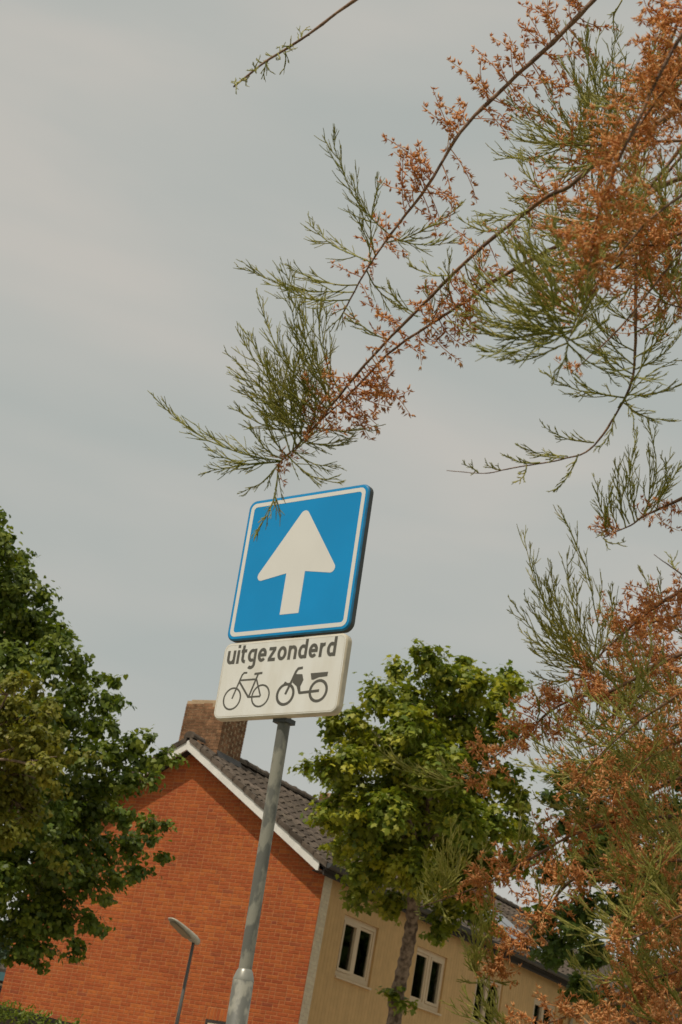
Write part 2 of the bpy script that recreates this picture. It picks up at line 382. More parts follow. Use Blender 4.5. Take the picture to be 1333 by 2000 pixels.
def window(x0, x1, blind=False, vent=0):
    f = MB(); ya, yb = 0.072, 0.135
    f.box(x0 + .001, x1 - .001, ya, yb, WZ1 - .085, WZ1 - .001)
    f.box(x0 + .001, x1 - .001, ya, yb, WZ0 + .001, WZ0 + .085)
    f.box(x0 + .001, x0 + .075, ya + .001, yb, WZ0 + .086, WZ1 - .086)
    f.box(x1 - .075, x1 - .001, ya + .001, yb, WZ0 + .086, WZ1 - .086)
    xm = (x0 + x1) / 2
    f.box(xm - .045, xm + .045, ya + .002, yb, WZ0 + .086, WZ1 - .086)
    w = f.build('window', FRAME, house)
    for k, (a, c) in enumerate(((x0 + .076, xm - .046), (xm + .046, x1 - .076))):
        s = MB(); e = 0.045 if k != vent else 0.05; yy = ya + (.016 if k != vent else -.012); yz = yb - .004
        za, zb = WZ0 + .088, WZ1 - .088
        s.box(a, c, yy, yz, zb - e, zb); s.box(a, c, yy, yz, za, za + e)
        s.box(a, a + e, yy + .001, yz, za + e, zb - e); s.box(c - e, c, yy + .001, yz, za + e, zb - e)
        s.build('sash', SILL if k == vent else FRAME, w)
        g = MB(); g.box(a + e, c - e, yz - .020, yz - .014, za + e, zb - e); g.build('pane', GLASS, w)
    s = MB(); s.prism([(-.012, -.045), (.07, -.045), (.07, 0), (0.0, -.010), (-.012, -.014)], (x1 - x0 + .03, 0, 0), (x0 - .015, 0, WZ0), (0, 1, 0), (0, 0, 1)); s.build('sill', SILL, w)
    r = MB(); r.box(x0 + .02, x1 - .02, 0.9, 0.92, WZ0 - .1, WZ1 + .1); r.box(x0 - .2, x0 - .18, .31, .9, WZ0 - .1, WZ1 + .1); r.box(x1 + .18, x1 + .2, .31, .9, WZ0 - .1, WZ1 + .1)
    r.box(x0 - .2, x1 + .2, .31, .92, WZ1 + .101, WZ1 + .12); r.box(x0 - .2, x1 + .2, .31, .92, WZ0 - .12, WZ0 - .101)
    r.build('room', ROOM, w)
    if blind:
        bl = MB(); bl.box(x0 + .08, x1 - .08, .150, .154, WZ0 + .02, WZ1 - .05); bl.build('blind', BLIND, w)
for i, (a, c) in enumerate(WINS[:5]): window(a, c, i in (1,), 0 if i in (0, 2, 3) else 1)
# the structural wall behind the windows would hide the rooms: open it there
old = [o for o in house.children if o.name.startswith('wall')][0]
nb = MB(); nb.box(0.26, LEN, 0.14, 0.30, 0, WZ0); nb.box(0.26, LEN, 0.14, 0.30, WZ1, EAVE - .03)
xs = [0.26] + [v for w in WINS[:5] for v in w] + [LEN]
for k in range(0, len(xs), 2): nb.box(xs[k], xs[k + 1], 0.14, 0.30, WZ0 + .0005, WZ1 - .0005)
nb.box(0.26, LEN, GW - .25, GW, 0, EAVE - .03); nb.box(LEN - .2, LEN - .001, 0.301, GW - .251, 0, EAVE)
old.data = nb.mesh('wall', MORT)
oc = clad_o; nb = MB(); nb.box(0.281, LEN - .01, 0.1385, 0.1395, 0, WZ0); nb.box(0.281, LEN - .01, 0.1385, 0.1395, WZ1, EAVE - .06)
for k in range(0, len(xs), 2): nb.box(max(xs[k], .281), xs[k + 1], 0.1385, 0.1395, WZ0 + .0005, WZ1 - .0005)
oc.data = nb.mesh('front_wall', BOARD)

# roof
OV = -0.25                                  # gable overhang
cs = 1 / math.hypot(1, SL); sn = SL * cs
roof = MB()
zr = 8.02
for sgn in (1, -1):
    yy0 = APY - sgn * (APY + .17)
    def P(t, h, x): return (x, APY - sgn * t, zr - SL * t + h)
    tE = APY + .17
    roof.add([P(0, 0, OV + .02), P(tE, 0, OV + .02), P(tE, 0, LEN), P(0, 0, LEN), P(0, -.05, OV + .02), P(tE, -.05, OV + .02), P(tE, -.05, LEN), P(0, -.05, LEN)],
             [(0, 1, 2, 3), (4, 5, 6, 7), (0, 1, 5, 4), (1, 2, 6, 5), (2, 3, 7, 6)])
roof_o = roof.build('roof', DARKW, house)
# barge boards (white) with soffit
for sgn in (1, -1):
    bb = MB(); tE = APY - .0
    def P(t, h, x): return (x, APY - sgn * t, 8.03 - .01 + h - SL * t)
    pts = [(0, 0), (tE + .02, 0), (tE + .02, -.15), (tE - .02, -.172), (0, -.172)]
    f0 = [P(t, h, OV - .02) for t, h in pts]; f1 = [P(t, h, OV + .015) for t, h in pts]
    bb.add(f0 + f1, [(0, 1, 2, 3, 4), (9, 8, 7, 6, 5)] + [(i, (i + 1) % 5, 5 + (i + 1) % 5, 5 + i) for i in range(5)])
    bb.build('barge_board', WHITE, roof_o)
    so = MB(); a = [P(0, -.12, OV + .016), P(tE, -.12, OV + .016), P(tE, -.12, 0.0), P(0, -.12, 0.0)]; so.add(a + [(x, y, z + .02) for x, y, z in a], [(0, 1, 2, 3), (7, 6, 5, 4), (0, 1, 5, 4), (1, 2, 6, 5), (2, 3, 7, 6), (3, 0, 4, 7)])
    so.build('soffit', DARKW, roof_o)
# tiles
TW, TLEN, EXPO = 0.30, 0.40, 0.322
prof = [(0.0, 0.004), (0.022, 0.030), (0.060, 0.042), (0.098, 0.030), (0.125, 0.006), (0.21, 0.002), (0.30, 0.006)]
def tile_mesh(sgn=1):
    q = MB(); k = len(prof)
    # local frame: x along ridge, s down the slope
    def P(xv, s, h): return (xv, -sgn * (s * cs) - sgn * (-h * sn) * -1, -s * sn + h * cs)
    top = [P(xv, 0, h) for xv, h in prof]; low = [P(xv, TLEN, h + .028) for xv, h in prof]; bot = [P(xv, TLEN, h + .004) for xv, h in prof]
    fs = [(i, i + 1, k + i + 1, k + i) for i in range(k - 1)] + [(k + i, k + i + 1, 2*k + i + 1, 2*k + i) for i in range(k - 1)]
    fs += [(0, k, 2*k)]
    fs = fs if sgn == 1 else fs
    q.add(top + low + bot, fs); return q
tm = tile_mesh(); tmesh = tm.mesh('roof_tile', TILE)
slope_len = (APY + .22) / cs
rows = int(slope_len / EXPO) + 1
tiles = []
for rw in range(rows):
    s1 = slope_len - rw * EXPO - TLEN          # upper end of the tile
    if s1 < -0.05: continue
    for c in range(int((LEN - OV) / TW)):
        tiles.append((OV - .015 + c * TW, APY - s1 * cs, zr + .012 - s1 * sn + .02))
CHX, CHY = (0.38, 1.13), (2.98, 3.90)
tiles = [t for t in tiles if not (CHX[0] - .28 < t[0] < CHX[1] and t[1] > CHY[0] + .1)]
tiles.sort(key=lambda t: np.linalg.norm(hw(*t) - CAM) if t[0] < 9 else 99)
for t in tiles[:300]:
    o = link('roof_tile', tmesh, roof_o); o.location = (t[0], t[1], t[2] + r2.uniform(-.003, .003)); o.rotation_euler = (0, r2.uniform(-.006, .006), r2.uniform(-.006, .006))
q = MB()
for t in tiles[300:]: q.add([(a + t[0], bb + t[1], c + t[2]) for a, bb, c in tm.v], tm.f)
tag(q.build('tiling', TILE, roof_o), kind='stuff')
q = MB(); tl = tile_mesh(-1)
for rw in range(rows):
    s1 = slope_len - rw * EXPO - TLEN
    if s1 < -0.05: continue
    for c in range(int((LEN - OV) / TW)):
        q.add([(a + OV - .015 + c * TW, bb + APY + s1 * cs, cc + zr + .032 - s1 * sn) for a, bb, cc in tl.v], tl.f)
tag(q.build('rear_tiling', TILE, roof_o), kind='stuff')
# verge tiles with their side skirts, stepped down both rakes
for sgn in (1, -1):
    for rw in range(rows):
        s1 = slope_len - rw * EXPO - TLEN
        if s1 < -0.1: continue
        v = MB(); s1 = max(s1, 0.0)
        def P(s, h, x): return (x, APY - sgn * s * cs, zr - s * sn + h)
        a, e = s1, s1 + EXPO + .03
        lo, hi = -.03, .075
        v.add([P(a, lo + .015, OV - .045), P(e, lo + .03, OV - .045), P(e, hi + .03, OV - .045), P(a, hi, OV - .045),
               P(a, lo + .015, OV - .022), P(e, lo + .03, OV - .022), P(e, hi + .03, OV + .06), P(a, hi, OV + .06)],
              [(0, 1, 2, 3), (3, 2, 6, 7), (4, 5, 1, 0), (1, 5, 6, 2), (0, 3, 7, 4)])
        v.build('verge_tile', TILE, roof_o)
# ridge tiles
rt = MB(); k = 9
for a_, (x, r) in enumerate(((0, .105), (.06, .118), (.07, .105), (.40, .10))):
    for j in range(k):
        an = math.pi * (j / (k - 1)) * 1.1 - math.pi * .05
        rt.v.append((x, r * math.cos(an) * 1.05, r * math.sin(an)))
rt.n = len(rt.v)
rt.f = [(i*k + j, i*k + j + 1, (i+1)*k + j + 1, (i+1)*k + j) for i in range(3) for j in range(k - 1)] + [tuple(range(k))]
rt.sm = False
rtm = rt.mesh('ridge_tile', TILE)
x = OV - .04
while x < LEN - .4:
    if not (CHX[0] - .33 < x < CHX[1] + .0):
        o = link('ridge_tile', rtm, roof_o); o.location = (x, APY, zr + .058 + r2.uniform(-.006, .006)); o.rotation_euler = (r2.uniform(-.03, .03), 0, r2.uniform(-.01, .01))
    x += 0.36
# gutter and eaves board
g = MB(); gy, gz = -0.20, 6.0
pr = [(0.075 * math.cos(math.pi + math.pi * i / 8), 0.085 * math.sin(math.pi + math.pi * i / 8)) for i in range(9)]
pr2 = [(-.088, .004), (-.088, .012), (-.07, .012)] + [(0.066 * math.cos(math.pi + math.pi * i / 8), 0.075 * math.sin(math.pi + math.pi * i / 8)) for i in range(1, 9)][::1]
poly = pr + [(.067, 0)] + [(0.066 * math.cos(-math.pi * i / 8), 0.075 * math.sin(-math.pi * i / 8)) for i in range(1, 9)]
g.prism(poly, (LEN - OV - .02, 0, 0), (OV - .03, gy, gz + .03), (0, 1, 0), (0, 0, 1))
g.add([(OV - .032, gy + a, gz + .03 + c) for a, c in pr], [tuple(range(9))])
g.build('gutter', ZINC, house)
e = MB(); e.box(OV + .02, LEN, -.12, -.095, EAVE - .10, EAVE + .09); e.box(OV + .02, LEN, -.094, .12, EAVE - .048, EAVE - .03); e.build('eaves_board', DARKW, house)
# downpipe
d = MB(); px_ = 10.92
d.tube([(px_, -.16, 5.95), (px_, -.10, 5.80), (px_, -.03, 5.68), (px_, -.03, 3.0), (px_, -.03, 0.1)], 0.042, 10); d.build('downpipe', PIPE, house)
d = MB(); d.tube([(5.45, -.03, 3.3), (5.45, -.03, 0.1)], 0.042, 10)
# party line flashing
f = MB()
def RP(s, h, x): return (x, APY - s * cs, zr - s * sn + h)
f.add([RP(.1, .10, 5.25), RP(slope_len, .10, 5.25), RP(slope_len, .10, 5.31), RP(.1, .10, 5.31), RP(.1, .03, 5.25), RP(slope_len, .03, 5.25), RP(slope_len, .03, 5.31), RP(.1, .03, 5.31)],
      [(0, 1, 2, 3), (0, 1, 5, 4), (2, 3, 7, 6), (1, 2, 6, 5)]); f.build('party_flashing', LEAD, roof_o)
# chimneys: one by the gable, one at the party wall
def chimney(x0, x1, y0, y1, zb, zt, name):
    c = MB(); c.box(x0 + .006, x1 - .006, y0 + .006, y1 - .006, zb, zt - .02); co = c.build('chimney', MORTC, roof_o)
    q = MB(); CO = 0.0625
    for row in range(int((zt - zb) / CO)):
        z = zb + row * CO
        top = row == int((zt - zb) / CO) - 1
        for face in range(4):
            L = (x1 - x0) if face in (0, 2) else (y1 - y0)
            p = 0.0 if (row + face) % 2 else -0.11
            while p < L - .02:
                bl = 0.205
                a, e2 = max(p, 0), min(p + bl, L); p += bl + .0095
                if e2 - a < .03 or (top and r2.random() < .35): continue
                j = r2.uniform(-.003, .003); h = CO - .0095 + (r2.uniform(-.02, .012) if top else 0)
                if face == 3: q.box(x0 - j, x0 + .03, y0 + a, y0 + e2, z, z + h)
                if face == 1: q.box(x1 - .03, x1 + j, y0 + a, y0 + e2, z, z + h)
                if face == 0: q.box(x0 + a + .0305, min(x0 + e2, x1 - .0305), y0 - j, y0 + .03, z, z + h) if x0 + a + .0305 < x1 - .04 else None
                if face == 2: q.box(x0 + a + .0305, min(x0 + e2, x1 - .0305), y1 - .03, y1 + j, z, z + h) if x0 + a + .0305 < x1 - .04 else None
    tag(q.build('brickwork', BRC, co), kind='stuff')
    cap = MB(); cap.box(x0 + .06, x1 - .06, y0 + .06, y1 - .06, zt - .03, zt + .02); cap.build('mortar_cap', MORTC, co)
    fl = MB(); fl.add([(x0 - .03, y0 - .06, zr - SL * abs(APY - (y0 - .06)) + .05), (x1 + .03, y0 - .06, zr - SL * abs(APY - (y0 - .06)) + .05), (x1 + .03, y0 - .012, zr - SL * abs(APY - y0) + .13), (x0 - .03, y0 - .012, zr - SL * abs(APY - y0) + .13)], [(0, 1, 2, 3)])
    fl.build('flashing', LEAD, co)
chimney(CHX[0], CHX[1], CHY[0], CHY[1], 7.3, 8.98, 'chimney')
chimney(5.55, 6.1, 3.3, 3.95, 7.3, 8.62, 'chimney')
# solar panels on the far half of the roof
for i in range(4):
    x0 = 6.0 + i * 1.05
    def RS(s, h, x): return (x, APY - s * cs + h * sn * -1, zr - s * sn + h * cs)
    sA, sB = slope_len - .62 - 1.65, slope_len - .62
    p = MB(); p.add([RS(sA, .16, x0), RS(sB, .16, x0), RS(sB, .16, x0 + 1.0), RS(sA, .16, x0 + 1.0), RS(sA, .12, x0), RS(sB, .12, x0), RS(sB, .12, x0 + 1.0), RS(sA, .12, x0 + 1.0)],
                    [(0, 1, 2, 3), (7, 6, 5, 4), (0, 4, 5, 1), (1, 5, 6, 2), (2, 6, 7, 3), (3, 7, 4, 0)])
    po = p.build('solar_panel', DARKW, house)
    gl = MB(); gl.add([RS(sA + .03, .163, x0 + .03), RS(sB - .03, .163, x0 + .03), RS(sB - .03, .163, x0 + .97), RS(sA + .03, .163, x0 + .97)], [(0, 1, 2, 3)]); gl.build('glass', SOLAR, po)

# ------------------------------------------------------------------ the traffic sign
yaw, lean, tilt = R_(-39.88), R_(-0.776), R_(-1.987)
SC = np.array([-0.1298, 5.9270, 2.0927 + 1.6])
_rx = np.array([math.cos(yaw), math.sin(yaw), 0]); _n = np.array([math.sin(yaw), -math.cos(yaw), 0]); _z = np.array([0, 0, 1.0])
SU = math.cos(tilt) * _z + math.sin(tilt) * _rx; SX = math.cos(tilt) * _rx - math.sin(tilt) * _z
SU = math.cos(lean) * SU - math.sin(lean) * _n
SY = -np.cross(SX, SU)                       # backwards
SH = SC[2] / SU[2]
PX0, PY0 = 0.018, 0.052                      # pole axis behind the plates
sgn_root = empty('traffic_sign', (0, 0, 0))
base = SC - SU * (SH - 0.12) + SX * PX0 + SY * PY0
Ms = Matrix.Identity(4)
for i in range(3): Ms[i][0], Ms[i][1], Ms[i][2], Ms[i][3] = SX[i], SY[i], SU[i], base[i]
sgn_root.matrix_world = Ms
tag(sgn_root, 'blue one way arrow sign with white uitgezonderd panel on grey pole', 'traffic sign')
def L3(x, y, z): return (x - PX0, y - PY0, z + SH - 0.12)   # sign plane coordinates to the sign's own
def rrect(hx, hz, r, cx=0, cz=0, n=8):
    out = []
    for qx, qz, a0 in ((1, 1, 0), (-1, 1, 90), (-1, -1, 180), (1, -1, 270)):
        for i in range(n + 1):
            a = R_(a0 + 90 * i / n); out.append((cx + qx * (hx - r) + r * math.cos(a), cz + qz * (hz - r) + r * math.sin(a)))
    return out
def flat(poly, y): return [L3(x, y, z) for x, z in poly]
def loft(mb, rings, cap0=False, cap1=False):
    k = len(rings[0]); b0 = mb.n
    mb.add([p for r in rings for p in r], [(i*k + j, i*k + (j+1) % k, (i+1)*k + (j+1) % k, (i+1)*k + j) for i in range(len(rings) - 1) for j in range(k)] +
           ([tuple(range(k))] if cap0 else []) + ([tuple(range((len(rings) - 1)*k, len(rings)*k))] if cap1 else []))
def plate(cx, cz, hx, hz, r, face_m, rim_m, fl_m, name):
    a = MB(); loft(a, [flat(rrect(hx - .013, hz - .013, r - .012, cx, cz), 0.0), flat(rrect(hx - .006, hz - .006, r - .006, cx, cz), 0.0005)], cap0=True)
    po = a.build(name, face_m, sgn_root)
    b = MB(); loft(b, [flat(rrect(hx - .0065, hz - .0065, r - .0065, cx, cz), 0.0006), flat(rrect(hx - .002, hz - .002, r - .002, cx, cz), 0.003), flat(rrect(hx, hz, r, cx, cz), 0.007)]); b.sm = True
    b.build('rim', rim_m, po)
    c = MB(); loft(c, [flat(rrect(hx, hz, r, cx, cz), 0.0072), flat(rrect(hx, hz, r, cx, cz), 0.030), flat(rrect(hx - .004, hz - .004, r, cx, cz), 0.030), flat(rrect(hx - .004, hz - .004, r, cx, cz), 0.006)], cap1=True)
    c.build('flange', fl_m, po)
    return po
blue_o = plate(0, 0, .300, .300, .036, BLUE, BLUER, SBACK, 'sign_plate')
b = MB(); o_ = rrect(.2845, .2845, .026); i_ = rrect(.2675, .2675, .014); loft(b, [flat(o_, -.0005), flat(i_, -.0005)]); b.build('border', SWHITE, blue_o)
def rounded(poly, rad, n=6):
    out = []; k = len(poly)
    for i in range(k):
        p, a, c = np.array(poly[i]), np.array(poly[i - 1]), np.array(poly[(i + 1) % k]); r = rad[i]
        if r == 0: out.append(tuple(p)); continue
        u = (a - p) / np.linalg.norm(a - p); v = (c - p) / np.linalg.norm(c - p)
        h = math.acos(max(-1, min(1, u @ v))) / 2; dd = r / math.tan(h); ctr = p + (u + v) / np.linalg.norm(u + v) * r / math.sin(h)
        s, e = p + u * dd - ctr, p + v * dd - ctr
        a0, a1 = math.atan2(s[1], s[0]), math.atan2(e[1], e[0]); da = (a1 - a0 + math.pi) % (2 * math.pi) - math.pi
        out += [(ctr[0] + r * math.cos(a0 + da * j / n), ctr[1] + r * math.sin(a0 + da * j / n)) for j in range(n + 1)]
    return out
# arrow head and shaft as one white mark
hp = rounded([(0, .238), (.214, -.066), (.046, -.040), (.046, -.212), (-.046, -.212), (-.046, -.040), (-.214, -.066)], [.022, .020, 0, .001, .001, 0, .020])
b = MB(); b.add(flat(hp, -.0006), [tuple(range(len(hp)))]); b.build('arrow', SWHITE, blue_o)
pan_o = plate(0, -.4655, .300, .1555, .034, PWHITE, PRIM, PRIM, 'supplementary_panel')
b = MB(); loft(b, [flat(rrect(.2895, .145, .024, 0, -.4655), -.0003), flat(rrect(.2885, .144, .023, 0, -.4655), -.0003)]); b.build('edge_line', PRIM, pan_o)
# printed strokes, each a hair above the last so that none share a plane
class Ink:
    def __init__(s): s.mb = MB(); s.k = 0
    def y(s): s.k += 1; return -0.0004 - 0.00003 * s.k
    def poly(s, pts): y = s.y(); s.mb.add(flat(pts, y), [tuple(range(len(pts)))])
    def stroke(s, pts, w, closed=False):
        pts = [np.array(p, float) for p in pts]; k = len(pts); l, r = [], []
        for i in range(k):
            a = pts[i - 1] if (i > 0 or closed) else None; c = pts[(i + 1) % k] if (i < k - 1 or closed) else None
            d1 = (pts[i] - a) if a is not None else (c - pts[i]); d2 = (c - pts[i]) if c is not None else (pts[i] - a)
            d1 /= np.linalg.norm(d1) + 1e-12; d2 /= np.linalg.norm(d2) + 1e-12
            t = d1 + d2; t /= np.linalg.norm(t) + 1e-12; nn = np.array([-t[1], t[0]]); m = w / 2 / max(.5, nn @ np.array([-d1[1], d1[0]]))
            l.append(pts[i] + nn * m); r.append(pts[i] - nn * m)
        y = s.y(); vs = flat(l + r, y); e = k if closed else k - 1
        s.mb.add(vs, [(i, (i + 1) % k, k + (i + 1) % k, k + i) for i in range(e)])
def arc(cx, cy, rx, ry, a0, a1, n=16): return [(cx + rx * math.cos(R_(a0 + (a1 - a0) * i / n)), cy + ry * math.sin(R_(a0 + (a1 - a0) * i / n))) for i in range(n + 1)]
txt = Ink(); XH = 0.0555; ox = -0.2755; oy = -0.3985; SWD = 0.0130
def tstroke(pts, x0, closed=False): txt.stroke([(x0 + x * XH, oy + y * XH) for x, y in pts], SWD, closed)
h_ = 0.11
Wd = {'u': .74, 'i': .22, 't': .50, 'g': .74, 'e': .76, 'z': .68, 'o': .78, 'n': .74, 'd': .74, 'r': .50}
for ch in 'uitgezonderd':
    w = Wd[ch]; l, r = h_, w - h_; c = w / 2; rx_ = (w - 2 * h_) / 2
    if ch == 'u': tstroke([(l, 1), (l, .42)] + arc(c, .42, rx_, .31, 180, 350)[1:], ox); tstroke([(r, 1), (r, 0)], ox)
    if ch == 'n': tstroke([(r, 0), (r, .58)] + arc(c, .58, rx_, .31, 0, 170)[1:], ox); tstroke([(l, 1), (l, 0)], ox)
    if ch == 'r': tstroke([(l, 1), (l, 0)], ox); tstroke(arc(l + .30, .55, .30, .34, 178, 82, 8), ox)
    if ch == 'i': tstroke([(l, 1), (l, 0)], ox); tstroke([(l, 1.16), (l, 1.38)], ox)
    if ch == 't': tstroke([(l + .06, 1.32), (l + .06, .35)] + arc(l + .30, .35, .24, .24, 180, 275, 8)[1:], ox); tstroke([(-.02, .90), (w - .02, .90)], ox)
    if ch == 'o': tstroke(arc(c, .5, c - h_, .39, 0, 360, 28)[:-1], ox, True)
    if ch == 'e': tstroke(arc(c, .5, c - h_, .39, 12, 318, 26), ox); tstroke([(l + .02, .50), (w - .01, .50)], ox)
    if ch == 'z': tstroke([(.04, .895), (w - .03, .895)], ox); tstroke([(.03, .105), (w - .02, .105)], ox); tstroke([(w - .13, .84), (.13, .16)], ox)
    if ch == 'g': tstroke(arc(c - .01, .53, rx_, .36, 55, 305, 22), ox); tstroke([(r, 1), (r, -.12)] + arc(c, -.12, rx_, .24, 0, -140, 10)[1:], ox)
    if ch == 'd': tstroke(arc(c - .01, .5, rx_, .39, 50, 310, 22), ox); tstroke([(r, 1.38), (r, 0)], ox)
    ox += w * XH + .148 * XH
txt.mb.build('lettering', INK, pan_o)
bk = Ink(); sw = 0.0068
for cx_, cz_ in ((-.2155, -.540), (-.0755, -.5355)): bk.stroke(arc(cx_, cz_, .0415, .0425, 0, 360, 36)[:-1], sw, True)
bk.stroke([(-.2155, -.540), (-.1905, -.466), (-.1835, -.446), (-.176, -.4385), (-.160, -.4385)], sw * 1.05)
bk.stroke([(-.193, -.472), (-.134, -.539)], sw * 1.15); bk.stroke([(-.134, -.539), (-.1045, -.449)], sw * 1.15)
bk.stroke([(-.190, -.4675), (-.110, -.4675)], sw); bk.stroke([(-.108, -.468), (-.0755, -.5355)], sw); bk.stroke([(-.136, -.5375), (-.0755, -.5375)], sw)
bk.stroke([(-.123, -.446), (-.084, -.444)], sw * 1.25)
bk.mb.build('bicycle_symbol', INK, pan_o)
mo = Ink()
for cx_, cz_ in ((.0445, -.5365), (.199, -.531)): mo.stroke(arc(cx_, cz_, .0385, .0395, 0, 360, 36)[:-1], .0112, True)
mo.stroke([(.0445, -.5365), (.0665, -.485), (.080, -.449), (.089, -.438), (.110, -.436)], .0105)
mo.poly([(.079, -.459), (.1125, -.4615), (.1215, -.4845), (.1115, -.510), (.1165, -.534), (.1075, -.538), (.0935, -.508), (.071, -.492)])
mo.stroke([(.110, -.5345), (.203, -.5305)], .0105)
mo.poly([(.1515, -.4605), (.2325, -.4595), (.2315, -.4765), (.1935, -.4785), (.170, -.4865), (.159, -.4855)])
mo.poly([(.029, -.4945), (.0335, -.4865), (.041, -.4875), (.046, -.4935), (.062, -.491), (.058, -.500), (.040, -.5005)])
mo.mb.build('moped_symbol', INK, pan_o)
# pole of two diameters, with the sloped shoulder between
def ring_prof(mb, prof_, sides=28):
    vs = [(r * math.cos(2 * math.pi * j / sides), r * math.sin(2 * math.pi * j / sides), z) for r, z in prof_ for j in range(sides)]
    fs = [(i*sides + j, i*sides + (j+1) % sides, (i+1)*sides + (j+1) % sides, (i+1)*sides + j) for i in range(len(prof_) - 1) for j in range(sides)]
    fs.append(tuple(range((len(prof_) - 1)*sides, len(prof_)*sides))); mb.add(vs, fs); mb.sm = True
ZT = SH - 0.12
zs = ZT - 1.535
p = MB(); ring_prof(p, [(.024, zs - .002), (.024, zs + .4), (.024, zs + .9), (.024, ZT + .26)]); pole_o = p.build('pole', GALV, sgn_root)
p = MB(); ring_prof(p, [(.0375, 0), (.0375, zs - .5), (.0375, zs - .040)]); p.build('lower_pole', GALV, sgn_root)
p = MB(); ring_prof(p, [(.0376, zs - .0405), (.0375, zs - .036), (.035, zs - .026), (.030, zs - .010), (.0252, zs - .001), (.0241, zs)]); p.build('shoulder', GALVB, sgn_root)
for zc in (-.626, -.40, .18, -.18):
    c = MB(); hz = .018
    z = ZT + zc
    c.box(-.032, .032, -.030, .027, z - hz * .5, z + hz * .5)
    c.build('clamp', SBACK, sgn_root)

# ------------------------------------------------------------------ street lamp
LD = 22.0
top = U(378.5, 1840, LD); foot = np.array([top[0], top[1], 0.0])
lamp = empty('street_lamp', foot); tag(lamp, 'slim grey street lamp with flat head in front of brick gable', 'street lamp')
hgt = top[2]
p = MB(); ring_prof(p, [(.055, 0), (.055, 1.2), (.052, 1.22), (.024, hgt * .75), (.021, hgt)], 14); p.build('column', LAMPC, lamp)
ya = R_(46); dirh = np.array([-math.cos(ya), -math.sin(ya), 0]); tl_ = R_(19)
ax = dirh * math.cos(tl_) + np.array([0, 0, math.sin(tl_)]); sd = np.cross(np.array([0, 0, 1.0]), dirh); nu = np.cross(ax, sd); nu = nu if nu[2] > 0 else -nu
hd = MB(); ringsT = []
secs = [(-.09, .04, .030, -.028), (-.06, .068, .055, -.040), (.02, .082, .066, -.044), (.15, .092, .062, -.036), (.33, .096, .050, -.026), (.46, .088, .038, -.018), (.52, .064, .026, -.010), (.55, .036, .010, -.004)]
for s, w, hi, lo in secs:
    q = []
    for j in range(14):
        a = 2 * math.pi * j / 14; cz_ = math.sin(a)
        q.append(np.array([0, 0, hgt + .03]) + ax * s + sd * w * math.cos(a) * (1 if True else 0) + nu * ((hi if cz_ > 0 else -lo) * cz_))
    ringsT.append(q)
loft(hd, ringsT, True, True); hd.sm = True; hd_o = hd.build('lamp_head', LAMPH, lamp)
dg = MB(); q = []
for s, w in ((.10, .055), (.16, .070), (.33, .078), (.44, .068), (.49, .046)):
    q.append([np.array([0, 0, hgt + .03]) + ax * s + sd * w * k2 + nu * (-.020 - (.026 if s < .2 else .012 if s < .45 else .004)) for k2 in (-1, -.5, 0, .5, 1)])
dg.add([v for r in q for v in r], [(i*5 + j, i*5 + j + 1, (i+1)*5 + j + 1, (i+1)*5 + j) for i in range(4) for j in range(4)]); dg.build('diffuser', LAMPG, hd_o)

# ------------------------------------------------------------------ small buildings at the edges
sp = U(70, 1980, 20.0)
shed = empty('garden_shed', (sp[0], sp[1], 0), HZ); tag(shed, 'low garden shed with dark roof edge behind hedge, bottom left', 'shed')
zt = sp[2]
b = MB(); b.box(-1.5, 1.4, 0.06, 2.2, 0, zt - .12); b.build('wall', FARW, shed)
b = MB(); b.box(-1.6, 1.5, 0.0, 2.3, zt - .055, zt + .0); b.build('roof', DARKW, shed)
b = MB(); b.box(-1.58, 1.48, 0.02, 2.28, zt - .12, zt - .056); b.build('fascia', DARKW, shed)
def far_house(px, py, depth, rot, w, l, eave_h, m_wall, m_fas, label, ridge=2.4):
    p = U(px, py, depth); h = empty('far_house', (p[0], p[1], 0), rot); tag(h, label, 'house')
    e = p[2]
    b = MB(); b.prism([(0, 0), (w, 0), (w, e), (w / 2, e + ridge - .1), (0, e)], (l, 0, 0), (0, 0, 0), (0, 1, 0), (0, 0, 1)); b.build('wall', m_wall, h)
    rb = MB()
    for s_ in (1, -1):
        y0 = -.3 if s_ == 1 else w + .3
        k = ridge / (w / 2); z0 = e - .3 * k
        rb.add([(-.2, y0, z0), (l + .2, y0, z0), (l + .2, w / 2, e + ridge), (-.2, w / 2, e + ridge), (-.2, y0, z0 + .12), (l + .2, y0, z0 + .12), (l + .2, w / 2, e + ridge + .12), (-.2, w / 2, e + ridge + .12)],
               [(0, 1, 2, 3), (7, 6, 5, 4), (0, 4, 5, 1), (1, 5, 6, 2), (3, 7, 4, 0)])
    ro = rb.build('roof', TILE, h)
    b = MB(); b.box(-.2, l + .2, -.36, -.305, e - .42, e - .12); b.build('gutter', m_fas, h)
    for i in range(3):
        b = MB(); xx = 1.2 + i * (l - 2.2) / 3; b.box(xx, xx + 1.1, -.03, .02, e - 1.6, e - .5); wn = b.build('window', FRAME, h)
        b = MB(); b.box(xx + .08, xx + 1.02, -.036, -.031, e - 1.52, e - .58); b.build('pane', SOLAR, wn)
far_house(-120, 1868, 60, R_(8), 6, 3.6, 0, FARW, TEAL, 'distant dark house with teal gutter at far left edge', 1.2)
far_house(1180, 1985, 52, R_(35), 7, 9, 0, FARW, ZINC, 'distant house with grey roof seen between trees at far right')

